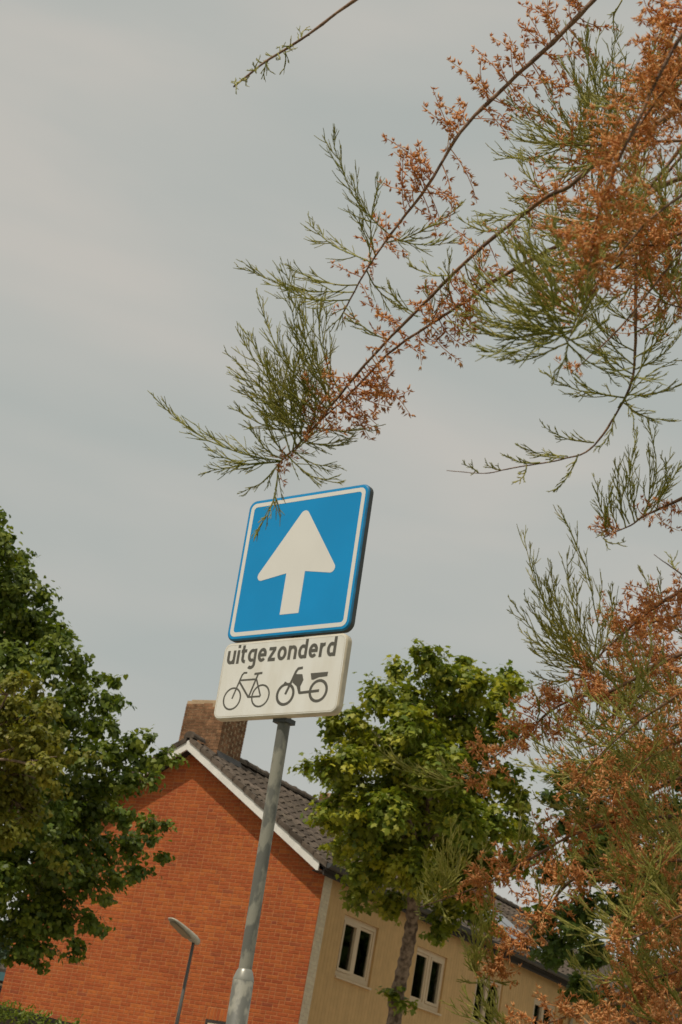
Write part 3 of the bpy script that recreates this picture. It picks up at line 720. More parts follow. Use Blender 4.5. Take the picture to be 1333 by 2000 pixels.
# ------------------------------------------------------------------ trees
def fan_template(half):
    """half outline (x>=0) from the stalk to the tip -> fan of triangles, drooping edges"""
    out = [(x, y) for x, y in half] + [(-x, y) for x, y in half[-2:0:-1]]
    V = [(0, .42, .0)] + [(x, y, -.22 * x * x * 2 - .16 * max(0, y - .4) ** 2 * 2 + .10 * abs(x)) for x, y in out]
    k = len(out); T = [(0, 1 + i, 1 + (i + 1) % k) for i in range(k)]
    return np.array(V, float), np.array(T, int)
MAPLE_T = fan_template([(0, .05), (.30, -.03), (.25, .17), (.56, .42), (.29, .50), (.24, .70), (0, 1.0)])
HEART_T = fan_template([(0, .06), (.24, -.03), (.43, .20), (.40, .48), (.17, .80), (0, 1.02)])
LANCE_T = fan_template([(0, 0), (.16, .3), (.12, .7), (0, 1.0)])
def unit(v): return v / (np.linalg.norm(v, axis=-1, keepdims=True) + 1e-9)
def place_leaves(tpl, P, A, Nn, S):
    V, T = tpl; A = unit(A); Nn = unit(Nn - A * np.sum(Nn * A, 1, keepdims=True)); X = np.cross(A, Nn)
    W = P[:, None, :] + S[:, None, None] * (V[None, :, 0:1] * X[:, None, :] + V[None, :, 1:2] * A[:, None, :] + V[None, :, 2:3] * Nn[:, None, :])
    k = len(V); n = len(P)
    return W.reshape(-1, 3), (T[None] + (np.arange(n) * k)[:, None, None]).reshape(-1, 3)
def crown_leaves(blobs, depth, leaf, density, per, tpl, spread=1.8, yel=0.25, ztop=None, droop=0.7, jitter=1.0):
    """blobs: (x px, y px, r px, depth offset m) -> leaf clumps through and around each blob"""
    PP, AA, NN, SS, TT = [], [], [], [], []
    cents = []
    for bl in blobs:
        x, y, r = bl[:3]; off = bl[3] if len(bl) > 3 else rng.uniform(-1, 1) * jitter
        c = U(x, y, depth + off); R0 = r * (depth + off) / FPX; cents.append((c, R0))
        nc = max(3, int(density * (R0 / leaf) ** 2))
        dv = unit(rng.normal(size=(nc, 3))); rad = R0 * .94 * rng.uniform(.45, 1.0, nc) ** .6
        mc = int(7.0 * density * (R0 / leaf) ** 2)                       # leaves of the heart of the clump
        dc = unit(rng.normal(size=(mc, 3))); PP.append(c + dc * (R0 * .66 * rng.random(mc) ** .4)[:, None])
        AA.append(rng.normal(size=(mc, 3)) + np.array([0, 0, -droop])); NN.append(np.array([0, 0, .8]) + dc * .8 + rng.normal(size=(mc, 3)) * .4)
        SS.append(leaf * rng.uniform(.9, 1.35, mc)); TT.append(rng.random(mc) ** 3 * yel * .6)
        ctr = c + dv * rad[:, None]
        tone_b = rng.uniform(0, .25) * yel
        for k in range(nc):
            m = rng.integers(per - 4, per + 6)
            out = unit(dv[k] * .8 + np.array([0, 0, .25]))
            off_ = rng.normal(size=(m, 3)) * leaf * spread * .5; off_[:, 2] *= .42; off_ += out * (rng.random((m, 1)) - .5) * leaf * .8
            PP.append(ctr[k] + off_)
            hd_ = rng.normal(size=(m, 3)); hd_[:, 2] *= .3
            AA.append(unit(hd_) * .8 + out * .5 + np.array([0, 0, -droop]) + rng.normal(size=(m, 3)) * .2)
            NN.append(np.array([0, 0, 1.0]) + out * .75 + rng.normal(size=(m, 3)) * .33)
            SS.append(leaf * rng.uniform(.65, 1.15, m))
            t0 = np.clip(tone_b + (rng.random() ** 2.5) * yel, 0, 1)
            TT.append(np.clip(t0 + rng.normal(size=m) * .06, 0, 1))
    P, A, Nn, S, Tn = map(np.concatenate, (PP, AA, NN, SS, TT))
    V, T = place_leaves(tpl, P, A, Nn, S)
    return V, T, np.repeat(Tn, len(tpl[0])), cents
def cat_curve(pts, n=8):
    pts = [np.asarray(p, float) for p in pts]; pts = [2 * pts[0] - pts[1]] + pts + [2 * pts[-1] - pts[-2]]; out = []
    for i in range(1, len(pts) - 2):
        p0, p1, p2, p3 = pts[i-1:i+3]
        for j in range(n):
            t = j / n; out.append(.5 * (2*p1 + (p2 - p0)*t + (2*p0 - 5*p1 + 4*p2 - p3)*t*t + (3*p1 - p0 - 3*p2 + p3)*t**3))
    out.append(pts[-2]); return np.array(out)
def tree(name, label, cat, blobs, depth, leaf, density, per, tpl, lm, trunk_px, trunk_r, bark=BARK, yel=.3, limbs=14, group=None, **kw):
    V, T, tn, cents = crown_leaves(blobs, depth, leaf, density, per, tpl, yel=yel, **kw)
    tp = [U(x, y, depth) for x, y in trunk_px]
    foot_ = np.array([tp[0][0], tp[0][1], 0.0])
    root = empty(name, foot_); tag(root, label, cat, group)
    tp = [foot_] + tp; c = cat_curve(tp, 8); k = len(c)
    rr = np.interp(np.linspace(0, 1, k), np.linspace(0, 1, len(trunk_r)), trunk_r) * (1 + .10 * np.sin(np.arange(k) * 1.9) + rng.normal(size=k) * .05)
    m = MB(); m.tube(c - foot_, rr, 12); m.build('trunk', bark, root)
    big = sorted(cents, key=lambda q: -q[1])[:limbs]
    for (cc, R0) in big:
        d2 = np.linalg.norm(c - cc, axis=1) + np.maximum(0, c[:, 2] - cc[2] + .2) * 3
        i = max(int(np.argmin(d2)), k // 3); s = c[i]
        mid = (s + cc) / 2 + np.array([0, 0, .12 * np.linalg.norm(cc - s)]) + rng.normal(size=3) * .05
        lc = cat_curve([s, mid, cc], 5)
        mb = MB(); mb.tube(lc - foot_, np.linspace(min(rr[i] * .55, .05), .012, len(lc)), 6); lo = mb.build('limb', bark, root)
        tw = MB()
        for _ in range(5):
            e2 = cc + unit(rng.normal(size=3)) * R0 * .9; s2 = lc[-3]
            tw.tube(cat_curve([s2, (s2 + e2) / 2 + rng.normal(size=3) * .04, e2], 3) - foot_, np.linspace(.010, .004, 7), 4)
        tw.build('twig', bark, lo)
    o = link('crown', fast_mesh('crown', V - foot_, T, lm, tone=tn), root); o['kind'] = 'stuff'
    return root
maple_blobs = [(828,1285,38),(905,1293,24),(868,1325,50),(775,1308,28),(925,1340,46),(985,1335,40),(1015,1338,18),(745,1358,42),(810,1385,60),(890,1395,60),(960,1390,40),(690,1400,34),(655,1385,13,0),(652,1420,28),
 (710,1440,52),(770,1470,60),(850,1470,60),(930,1455,50),(1000,1430,30),(640,1500,34),(603,1497,18),(680,1520,52),(750,1550,60),(830,1560,70),(910,1540,60),(985,1520,40),(1015,1565,34),
 (650,1585,46),(715,1620,60),(800,1640,66),(880,1640,66),(960,1610,50),(1020,1615,30),(675,1650,38),(740,1690,52),(820,1710,56),(895,1720,52),(950,1690,40),(1000,1680,34),(705,1745,30),(770,1755,36),(875,1775,38),(860,1815,26),(930,1770,36),(960,1800,22),(690,1700,26),
 (800,1420,50,-1.3),(860,1500,60,-1.5),(760,1580,55,-1.4),(900,1600,55,-1.4),(820,1690,50,-1.2),(700,1580,40,-1.0),(680,1480,40,-.9),(800,1500,60,1.4),(880,1580,60,1.4),(740,1640,50,1.3),(930,1660,45,1.0),(768,1942,14,-.15),(785,1962,12,-.2)]
tree('maple_tree', 'green maple tree with knobbly trunk in front of ochre facade', 'tree', maple_blobs, 24.0, .098, 1.75, 14, MAPLE_T, LMAPLE,
     [(768,2010),(774,1960),(786,1900),(797,1850),(806,1790),(812,1720),(826,1640),(842,1520),(852,1400),(842,1310)], [.125,.12,.11,.10,.098,.095,.09,.08,.06,.04,.02], yel=.75, limbs=20, jitter=.9)
right_blobs = [(1105,1525,38),(1085,1565,26),(1150,1520,40),(1200,1500,50),(1270,1480,50),(1340,1500,60),(1100,1610,28),(1160,1590,56),(1240,1580,60),(1320,1600,60),(1140,1680,50),(1220,1680,60),(1310,1700,60),(1060,1640,28),(1080,1700,36),
 (1070,1790,36),(1140,1770,46),(1220,1780,52),(1310,1800,56),(1090,1850,44),(1160,1860,46),(1240,1880,44),(1050,1830,24),(1130,1925,36),(1185,1940,28),(1300,1900,46),(1400,1600,80),(1420,1750,80),(1400,1880,70),(1350,1660,60,-1.2),(1180,1640,60,-1.3),(1250,1740,60,-1.2),(1120,1800,44,-1.0)]
tree('maple_tree', 'dark green maple tree behind the dry tamarisk branches, right side', 'tree', right_blobs, 25.5, .108, 1.5, 13, MAPLE_T, LDARK,
     [(1225,2150),(1240,1990),(1255,1900),(1262,1800),(1270,1700),(1275,1600)], [.13,.12,.11,.10,.08,.05,.02], yel=.35, limbs=12)
left_blobs = [(-5,1000,14,0),(0,1060,42),(40,1095,30),(58,1120,18),(20,1150,60),(85,1165,28),(70,1215,52),(110,1235,32),(135,1248,14),(20,1250,70),(100,1290,50),(150,1300,34),(190,1325,18),(150,1350,46),(225,1330,17),(205,1372,30),(235,1372,14),(190,1420,36),(225,1420,18),(120,1400,60),
 (160,1470,52),(225,1478,38),(262,1450,24),(290,1440,18),(275,1490,28),(318,1480,22),(340,1487,9),(255,1525,34),(300,1520,18),(200,1530,46),(130,1540,60),(40,1450,80),(50,1560,90),(180,1590,50),(245,1595,30),(290,1610,24),(322,1612,13),(300,1640,18),(255,1650,34),(318,1672,13),(200,1660,46),(130,1650,70),(270,1700,22),
 (225,1715,26),(258,1705,15),(170,1725,46),(205,1755,18),(100,1740,60),(30,1680,80),(170,1800,26),(188,1808,10),(120,1800,42),(60,1790,52),(150,1835,14),(80,1850,22),(45,1850,26),(62,1868,17,0),(78,1885,8,0),(100,1858,14,0),(150,1852,15,0),(140,1868,8,0),(192,1812,14,0),(30,1860,22,0),(20,1810,40),
 (-90,1010,60),(-80,1150,80),(-80,1300,90),(-90,1450,100),(-90,1600,100),(-80,1750,80),(-200,1100,100),(-200,1300,120),(-210,1500,120),(-200,1700,100),(-330,1250,110),(-340,1450,120),(-320,1620,100),(-120,930,60),(-180,960,70),
 (60,1400,60,-1.6),(90,1600,70,-1.6),(20,1300,60,-1.4),(0,1720,60,-1.4),(120,1690,46,-1.0),(60,1500,70,1.6),(140,1600,60,1.4),(0,1200,70,1.4)]
tree('linden_tree', 'large dark green tree with drooping leaves overlapping brick gable, left edge', 'tree', left_blobs, 20.5, .072, 1.3, 14, HEART_T, LLIND,
     [(-215,2300),(-190,2000),(-160,1800),(-140,1600),(-120,1400),(-100,1200),(-95,1050)], [.22,.20,.18,.16,.13,.10,.06,.02], yel=.38, limbs=22, droop=1.0)
yel_blobs = [(25,1335,28),(70,1345,24),(10,1380,46),(100,1370,15),(75,1400,38),(125,1432,13),(60,1450,52),(110,1455,24),(0,1460,60),(140,1475,15),(180,1470,10,0),(90,1500,38),(40,1520,56),(110,1545,18),(-10,1560,60),(60,1580,36),(20,1620,40),(-80,1400,70),(-90,1540,80),(-160,1480,80),(-100,1640,60),(95,1660,16),(120,1695,12)]
tree('yellowish_tree', 'lower yellow green tree with fine leaves in front of dark tree, left edge', 'tree', yel_blobs, 17.0, .056, 1.2, 13, HEART_T, LYEL,
     [(-260,2400),(-240,2000),(-200,1800),(-150,1650),(-110,1550),(-60,1450)], [.14,.12,.10,.08,.06,.04,.015], yel=.40, limbs=14, droop=1.0, jitter=.6)
hb = [(10,1985,32),(45,1990,30),(85,2000,24),(115,2000,14),(148,2003,9,0),(-40,1990,40),(-100,2000,45),(-180,2010,50),(20,2050,50),(90,2055,40),(-60,2060,50),(-150,2080,60),(140,2060,30),(40,2110,50),(110,2120,40),(-20,2130,60)]
tree('garden_hedge', 'bright green leafy hedge in bottom left corner before brick wall', 'hedge', hb, 15.0, .050, 1.6, 9, LANCE_T, LHEDGE,
     [(10,2400),(10,2200),(15,2080)], [.05,.04,.03,.02], yel=.5, limbs=4, droop=-.3, jitter=.4)
fb = [(0,1840,34),(-40,1800,50),(15,1870,18),(-30,1880,40),(-90,1830,60),(20,1830,16)]
tree('far_tree', 'distant blue green tree beyond the house at left edge', 'tree', fb, 44.0, .15, 2.0, 8, HEART_T, LFAR, [(-40,2160),(-40,1950),(-40,1850)], [.2,.15,.12,.05], yel=.2, limbs=3, jitter=1.5)

# two street trees further along, out of the picture to the right; the front windows mirror them
def street_tree(x, y, h, label):
    foot_ = np.array([x, y, 0.0]); root = empty('street_tree', foot_); tag(root, label, 'tree')
    m = MB(); c = cat_curve([(0, 0, 0), (.1, 0, h * .3), (0, .1, h * .6), (.1, 0, h * .85)], 5); m.tube(c, np.linspace(.22, .04, len(c)), 10); m.build('trunk', BARK, root)
    n = 9000; dv = unit(rng.normal(size=(n, 3))); lob = 1 + .22 * np.sin(dv[:, 0] * 7 + 1) * np.sin(dv[:, 1] * 6) + .15 * np.sin(dv[:, 2] * 9)
    P = dv * (rng.random(n) ** .4 * lob)[:, None] * np.array([h * .34, h * .34, h * .40]) + np.array([0, 0, h * .60])
    V, T = place_leaves(MAPLE_T, P, rng.normal(size=(n, 3)) + [0, 0, -.6], rng.normal(size=(n, 3)) * .5 + [0, 0, 1], rng.uniform(.25, .42, n))
    o = link('crown', fast_mesh('crown', V, T, LDARK, tone=np.repeat(rng.random(n) * .2, len(MAPLE_T[0]))), root); o['kind'] = 'stuff'
street_tree(14.5, 34.0, 9.5, 'nearer round street tree mirrored in front windows, beyond right edge')
street_tree(21.0, 41.5, 10.5, 'farther tall street tree mirrored in front windows, beyond right edge')

# ------------------------------------------------------------------ the tamarisk in front
trng = np.random.default_rng(5)
def pv(dx, dy, dz=0.0): return dx * CX - dy * CU + dz * FW     # photo-like direction: right, down, away
UPV = np.array([0, 0, 1.0])
def strands_mesh(name, strands, m, sides=3, tone=None):
    """many thin tapered twigs as one mesh; strands: list of (points (5,3), r0, r1)"""
    P = np.array([s[0] for s in strands]); n, k = P.shape[:2]
    r0 = np.array([s[1] for s in strands]); r1 = np.array([s[2] for s in strands])
    rad = r0[:, None] + (r1 - r0)[:, None] * np.linspace(0, 1, k)[None]
    tg = unit(np.gradient(P, axis=1)); ref = unit(trng.normal(size=(n, 1, 3)))
    u = unit(np.cross(tg, np.broadcast_to(ref, tg.shape))); w = np.cross(tg, u)
    an = 2 * np.pi * np.arange(sides) / sides
    V = P[:, :, None, :] + rad[:, :, None, None] * (np.cos(an)[None, None, :, None] * u[:, :, None, :] + np.sin(an)[None, None, :, None] * w[:, :, None, :])
    idx = np.arange(n * k * sides).reshape(n, k, sides); nx = np.roll(idx, -1, axis=2)
    Q = np.stack([idx[:, :-1], nx[:, :-1], nx[:, 1:], idx[:, 1:]], -1).reshape(-1, 4)
    tn = np.repeat(trng.random(n) ** 3 * .6, k * sides)
    return fast_mesh(name, V.reshape(-1, 3), Q, m, smooth=True, tone=tn)
def curve5(p, d0, L, d1):
    """five points leaving along d0 and bending towards d1"""
    t = np.linspace(0, 1, 5)[:, None]; d = unit(d0[None] * (1 - t) + d1[None] * t)
    q = np.zeros((5, 3)); q[1:] = np.cumsum((d[:-1] + d[1:]) / 2 * (L / 4), axis=0); return p + q
def spray_strands(p0, p1, n, spread, bow=0.10, thick=1.0, lift=.25):
    """a feathery shoot: axis, side shoots and their short twigs"""
    L = np.linalg.norm(p1 - p0); ax_ = (p1 - p0) / L
    side = unit(np.cross(ax_, FW) + trng.normal(size=3) * .4); sgn2 = 1 if side[2] < 0 else -1
    ts = np.linspace(0, 1, 9)[:, None]
    A = p0 + (p1 - p0) * ts + side * sgn2 * bow * L * np.sin(np.pi * ts) + np.cumsum(trng.normal(size=(9, 3)) * .006 * L, axis=0)
    S = [(A[0:5], .00125 * thick, .0009 * thick), (A[4:9], .0009 * thick, .0005 * thick)]
    per_m = n
    for i in range(n):
        t = .08 + .88 * (i + trng.random()) / n; f_ = t * 8; j = min(int(f_), 7); p = A[j] + (A[j + 1] - A[j]) * (f_ - j)
        tg = unit(A[j + 1] - A[j]); pr_ = unit(np.cross(tg, trng.normal(size=3)))
        th = R_(trng.uniform(18, 42)); d0 = unit(tg * math.cos(th) + pr_ * math.sin(th)); d1 = unit(d0 * .6 + tg * .6 + UPV * lift)
        l = L * spread * (1 - .72 * t) * trng.uniform(.55, 1.15) + .008
        c = curve5(p, d0, l, d1); S.append((c, .0009 * thick, .00045 * thick))
        for _ in range(int(trng.integers(2, 6) * min(1.6, .5 + l / .05))):
            q = trng.uniform(.15, .92) * 4; j2 = min(int(q), 3); pp = c[j2] + (c[j2 + 1] - c[j2]) * (q - j2); tg2 = unit(c[j2 + 1] - c[j2])
            pr2_ = unit(np.cross(tg2, trng.normal(size=3))); th2 = R_(trng.uniform(18, 38)); e0 = unit(tg2 * math.cos(th2) + pr2_ * math.sin(th2))
            S.append((curve5(pp, e0, min(l * .55, .028) * trng.uniform(.35, 1.0), unit(e0 + tg2 * .7 + UPV * .1)), .00072 * thick, .0004 * thick))
    # scale leaves along the axis
    for _ in range(int(L / .006)):
        f_ = trng.uniform(.2, 7.9); j = int(f_); p = A[j] + (A[j + 1] - A[j]) * (f_ - j); tg = unit(A[j + 1] - A[j])
        e0 = unit(tg + unit(np.cross(tg, trng.normal(size=3))) * .7); S.append((curve5(p, e0, trng.uniform(.003, .008), tg), .0006 * thick, .0003))
    return S
def raceme_geo(p0, d0, L, size=1.0, dens=1.0):
    """a dried flower spike: a thin stalk set with split pointed capsules -> stalk strand + capsule pyramids"""
    d1 = unit(d0 + trng.normal(size=3) * .5 + UPV * .15); c = curve5(p0, d0, L, d1)
    n = max(3, int(L / .0046 * dens)); B, D, S = [], [], []
    for i in range(n):
        f_ = (0.08 + .92 * (i + trng.random()) / n) * 3.999; j = int(f_); p = c[j] + (c[j + 1] - c[j]) * (f_ - j); tg = unit(c[j + 1] - c[j])
        o_ = unit(unit(np.cross(tg, trng.normal(size=3))) + tg * trng.uniform(.2, .9)); b0 = p + o_ * .0022 * size
        for v in range(4):
            B.append(b0); D.append(unit(o_ + trng.normal(size=3) * .52)); S.append(size * trng.uniform(.0060, .0105))
    return (c, .0009 * size, .0005 * size), np.array(B), np.array(D), np.array(S)
def flower_mesh(name, racs):
    st = [r[0] for r in racs]; B = np.concatenate([r[1] for r in racs]); D = np.concatenate([r[2] for r in racs]); S = np.concatenate([r[3] for r in racs]); n = len(B)
    u = unit(np.cross(D, trng.normal(size=(n, 3)))); w = np.cross(D, u)
    V = np.empty((n, 5, 3)); wd = (S * .135)[:, None]
    V[:, 0] = B; V[:, 1] = B + D * (S * .38)[:, None] + u * wd; V[:, 2] = B + D * (S * .38)[:, None] - u * wd * .5 + w * wd * .86; V[:, 3] = B + D * (S * .38)[:, None] - u * wd * .5 - w * wd * .86; V[:, 4] = B + D * S[:, None]
    T = np.array([(0, 2, 1), (0, 3, 2), (0, 1, 3), (1, 2, 4), (2, 3, 4), (3, 1, 4)])
    F = (T[None] + (np.arange(n) * 5)[:, None, None]).reshape(-1, 3)
    # stalks
    P = np.array([s[0] for s in st]); m_, k = P.shape[:2]; tg = unit(np.gradient(P, axis=1)); uu = unit(np.cross(tg, unit(trng.normal(size=(m_, 1, 3))) + 0 * tg)); ww = np.cross(tg, uu); an = 2 * np.pi * np.arange(3) / 3
    rad = np.linspace(st[0][1], st[0][2], k)[None, :, None, None]
    VS = P[:, :, None, :] + rad * (np.cos(an)[None, None, :, None] * uu[:, :, None] + np.sin(an)[None, None, :, None] * ww[:, :, None])
    idx = np.arange(m_ * k * 3).reshape(m_, k, 3); nx = np.roll(idx, -1, axis=2)
    a, b_, c_, d_ = idx[:, :-1].ravel(), nx[:, :-1].ravel(), nx[:, 1:].ravel(), idx[:, 1:].ravel()
    FS = np.concatenate([np.stack([a, b_, c_], 1), np.stack([a, c_, d_], 1)]) + n * 5
    tn = np.concatenate([np.repeat(trng.random(n) ** 2 * .35, 5), np.full(m_ * k * 3, .0)])
    return fast_mesh(name, np.concatenate([V.reshape(-1, 3), VS.reshape(-1, 3)]), np.concatenate([F, FS]), TFLOW, tone=tn)

TB = np.array([1.42, 2.75, 0.0])
tam = empty('tamarisk_tree', TB); tag(tam, 'tamarisk with orange dried flowers and feathery green shoots hanging in from right', 'tree')
stems = []
for (dx, dy, h, lx) in ((0, 0, 3.5, .05), (.12, .1, 3.2, .22), (-.06, -.12, 2.9, -.05), (.05, .2, 2.3, .1)):
    c = cat_curve([TB + [dx, dy, 0], TB + [dx + lx * .3, dy, h * .35], TB + [dx + lx * .7, dy, h * .7], TB + [dx + lx, dy + .05, h]], 6)
    m = MB(); m.tube(c - TB, np.linspace(.035, .010, len(c)), 8); m.build('stem', TWIG, tam); stems.append(c)
allstem = np.concatenate(stems)
NR = [0]
def branch(path, depth, r=(5, 2.2), racs=(), sprays=(), root_to_stem=True, sep=True, jit=0.010):
    """path: px from the root end to the tip; racs: (t0, t1, count, length px, dir, spread, size, dens); sprays: (t | (x, y), tip px, n, spread)"""
    d0, d1 = depth; r = (r[0] * .80, r[1] * .85)
    ds = np.linspace(d0, d1, len(path)); pts = [U(x, y, d) + trng.normal(size=3) * .002 for (x, y), d in zip(path, ds)]
    full = list(pts)
    if root_to_stem:
        tan = unit(pts[0] - pts[1]); s = pts[0] + tan * .30 + np.array([.12, 0, 0])
        e = allstem[np.argmin(np.linalg.norm(allstem - (s + np.array([.3, .1, -.1])), axis=1))]
        full = [e, (e + s) / 2 + np.array([0, 0, .08]), s] + full
    c = cat_curve(full, 6); k = len(c); m = MB(); mpx = (d0 + d1) / 2 / FPX
    wob = np.cumsum(trng.normal(size=(k, 3)) * .0012, axis=0); wob -= np.linspace(0, 1, k)[:, None] * wob[-1]
    npre = len(full) - len(pts)
    rr = np.interp(np.arange(k) / 6, [0, npre, len(full) - 1], [r[0] * mpx * 1.6 + .001, r[0] * mpx, r[1] * mpx * .5]) if npre else np.linspace(r[0] * mpx, r[1] * mpx * .5, k)
    rr = rr * (1 + trng.normal(size=k) * .08)
    m.tube(c + wob * .3 - TB, rr, 6); bo = m.build('branch', TWIG, tam)
    vis = cat_curve(pts, 10); tt = np.linspace(0, 1, len(vis))
    def at(t):
        f_ = t * (len(vis) - 1); j = min(int(f_), len(vis) - 2); return vis[j] + (vis[j + 1] - vis[j]) * (f_ - j), unit(vis[j + 1] - vis[j])
    joined = []
    for (t0, t1, cnt, lpx, dr, sprd, size, dens) in racs:
        for i in range(cnt):
            p, tg = at(trng.uniform(t0, t1)); 
            if dr is None:
                d = unit(tg * .35 + unit(np.cross(tg, trng.normal(size=3))) * 1.0 + UPV * .15)
            else: d = unit(pv(*dr) + trng.normal(size=3) * sprd)
            g_ = raceme_geo(p, d, lpx * mpx * trng.uniform(.55, 1.2), size, dens)
            if sep and NR[0] < 300:
                NR[0] += 1; me = flower_mesh('flower_raceme', [(((g_[0][0] - TB), g_[0][1], g_[0][2]), g_[1] - TB, g_[2], g_[3])]); link('flower_raceme', me, bo)
            else: joined.append(((g_[0][0] - TB, g_[0][1], g_[0][2]), g_[1] - TB, g_[2], g_[3]))
    if joined: tag(link('flower_mass', flower_mesh('flower_mass', joined), bo), kind='stuff')
    for (b_, tip, n, spr) in sprays:
        dd = d0 + (d1 - d0) * (b_ if isinstance(b_, float) else .5)
        p = at(b_)[0] if isinstance(b_, float) else U(b_[0], b_[1], dd)
        q = U(tip[0], tip[1], dd + trng.uniform(-.06, .06))
        S = [(s[0] - TB, s[1], s[2]) for s in spray_strands(p, q, n, spr)]
        link('green_shoot', strands_mesh('green_shoot', S, TGREEN), bo)
    return bo
def fan(t0, t1, tips, n=9, spr=.38):
    """shoots from a stretch of the branch to the given tips"""
    return [(float(t0 + (t1 - t0) * (i + .5) / len(tips)), tp, n, spr) for i, tp in enumerate(tips)]
UP, DN = (-.25, -1), (.35, 1)
# bare twig at the top
branch([(930,-140),(800,-62),(697,2),(600,62),(530,112),(462,168)], (2.3, 2.25), (5.5, 4.0), [],
       fan(.62,1.0,[(606,50),(596,72),(570,78),(562,96),(548,92),(540,112),(526,106),(520,124),(506,122),(500,142),(488,138),(482,156),(470,150),(463,172),(458,160)],2,.25) + [(.72,(556,136),3,.22),(.80,(517,156),3,.22),(.82,(530,140),2,.2),(.93,(470,158),2,.3),(.70,(552,92),2,.2),(.88,(505,120),2,.2)])
# upper diagonal branch with flowers on both sides
branch([(1260,-110),(1165,-2),(1080,80),(990,162),(900,265),(840,360),(780,440),(715,530),(670,612)], (2.25, 2.2), (7.5, 3.5),
       [(.12,.30,15,95,(-.55,-1),.24,1.0,.85),(.30,.72,24,110,(-.5,-1),.26,1.0,.85),(.14,.72,28,115,(.9,.75),.32,1.0,.72),(.62,.85,7,90,(-.3,-1),.22,1.0,.8),(.70,1.0,12,60,None,.3,.9,.8)],
       [(.78,(648,262),15,.42),(.86,(602,435),10,.45),(.94,(472,516),14,.40),(.84,(745,345),9,.34),(.80,(900,398),12,.34),(.78,(890,470),10,.34),(.88,(800,615),9,.36),(.92,(560,520),8,.4),(.96,(555,560),9,.4),(.97,(640,640),6,.4),(.86,(690,410),9,.36)])
# the two long branches that end above the sign
branch([(1400,165),(1333,207),(1284,240),(1190,300),(1106,362),(1062,395),(952,479),(840,582),(731,699),(660,782),(600,850),(548,905)], (2.05, 2.2), (8.5, 3.0),
       [(.40,.62,26,85,None,.3,.95,.7),(.62,.86,28,85,None,.3,.95,.75),(.55,.78,7,90,(.5,1),.2,1.0,.9),(.95,1.0,8,42,(-.2,.8),.5,.85,.9),(.80,.92,5,80,(-.3,-1),.3,.95,.7)],
       fan(.80,.99,[(620,560),(590,585),(560,545),(540,500),(506,580),(482,640),(474,655),(455,690),(463,720),(470,760),(466,790),(500,740),(520,690),(540,640),(600,650),(640,690),(560,700),(520,800),(490,830)],13,.36)
       + [(.985,(302,778),20,.26),(.99,(396,926),14,.26),(.995,(400,870),12,.3),(1.0,(488,1048),13,.26),(1.0,(470,960),8,.3),(.97,(672,942),12,.26),(.955,(666,905),8,.3),(.93,(700,850),10,.3)]
       + [(.52,(905,430),9,.4),(.48,(940,420),9,.4),(.44,(1010,300),10,.4),(.60,(800,520),8,.4),(.66,(760,560),9,.4),(.70,(680,600),8,.4),(.58,(960,600),8,.4)])
branch([(1420,310),(1333,345),(1280,375),(1180,430),(1090,478),(1027,509),(952,556),(900,590),(832,641),(765,691),(690,762),(640,812),(590,862),(555,900)], (2.1, 2.22), (8.0, 2.8),
       [(.38,.70,24,70,None,.3,.95,.6),(.52,.62,8,95,(.45,1),.25,1.0,.9),(.70,.82,10,110,(.6,.9),.28,1.0,.85),(.74,.90,8,70,None,.3,.95,.8)],
       fan(.82,.97,[(640,720),(600,690),(580,640),(560,760),(610,740),(530,740),(545,700),(650,760)],12,.36)+[(.92,(690,860),8,.3),(.88,(740,830),8,.3),(.50,(930,470),9,.4),(.55,(880,500),9,.4),(.60,(830,560),9,.4)])
# upper right: green tufts and the near orange mass
branch([(1420,250),(1333,270),(1240,284),(1155,285),(1095,284)], (2.2, 2.2), (5, 2.4), [(.3,1.0,22,70,None,.35,.95,.7)],
       fan(.45,1.0,[(1190,70),(1178,120),(1160,90),(1140,60),(1105,52),(1120,140),(1090,110),(1200,160),(1070,150),(1050,200),(990,190),(1010,230),(1150,40),(1030,260),(985,300),(1210,40)],11,.30)+[((1215,0),(1200,58),6,.3)])
branch([(1450,-30),(1360,30),(1300,120),(1245,245),(1197,353),(1174,422),(1154,480),(1150,550)], (1.55, 1.5), (6.5, 2.5),
       [(.0,.9,60,105,None,.4,.85,.65),(.3,1.0,40,110,(-.2,.1),1.2,.85,.65)], [], sep=False)
branch([(1470,20),(1380,90),(1310,180),(1240,260),(1180,330)], (1.75, 1.75), (6, 2.5), [(0,1.0,66,115,None,.45,.9,.65)], [(.6,(1130,190),8,.35),(.8,(1060,330),9,.35)], sep=False)
branch([(1450,-90),(1350,-20),(1310,60),(1290,140),(1280,220)], (1.8, 1.8), (5, 2.5), [(.1,1.0,60,95,None,.45,.9,.8)], [], sep=False)
branch([(1480,420),(1400,450),(1333,470),(1260,480),(1190,470)], (1.9, 1.9), (5, 2.4), [(0,1.0,60,80,None,.45,.9,.8)], [(.3,(1330,300),12,.35),(.5,(1290,330),12,.35),(.7,(1240,350),12,.35),(.9,(1180,350),10,.35),(.4,(1333,560),10,.35)], sep=False)
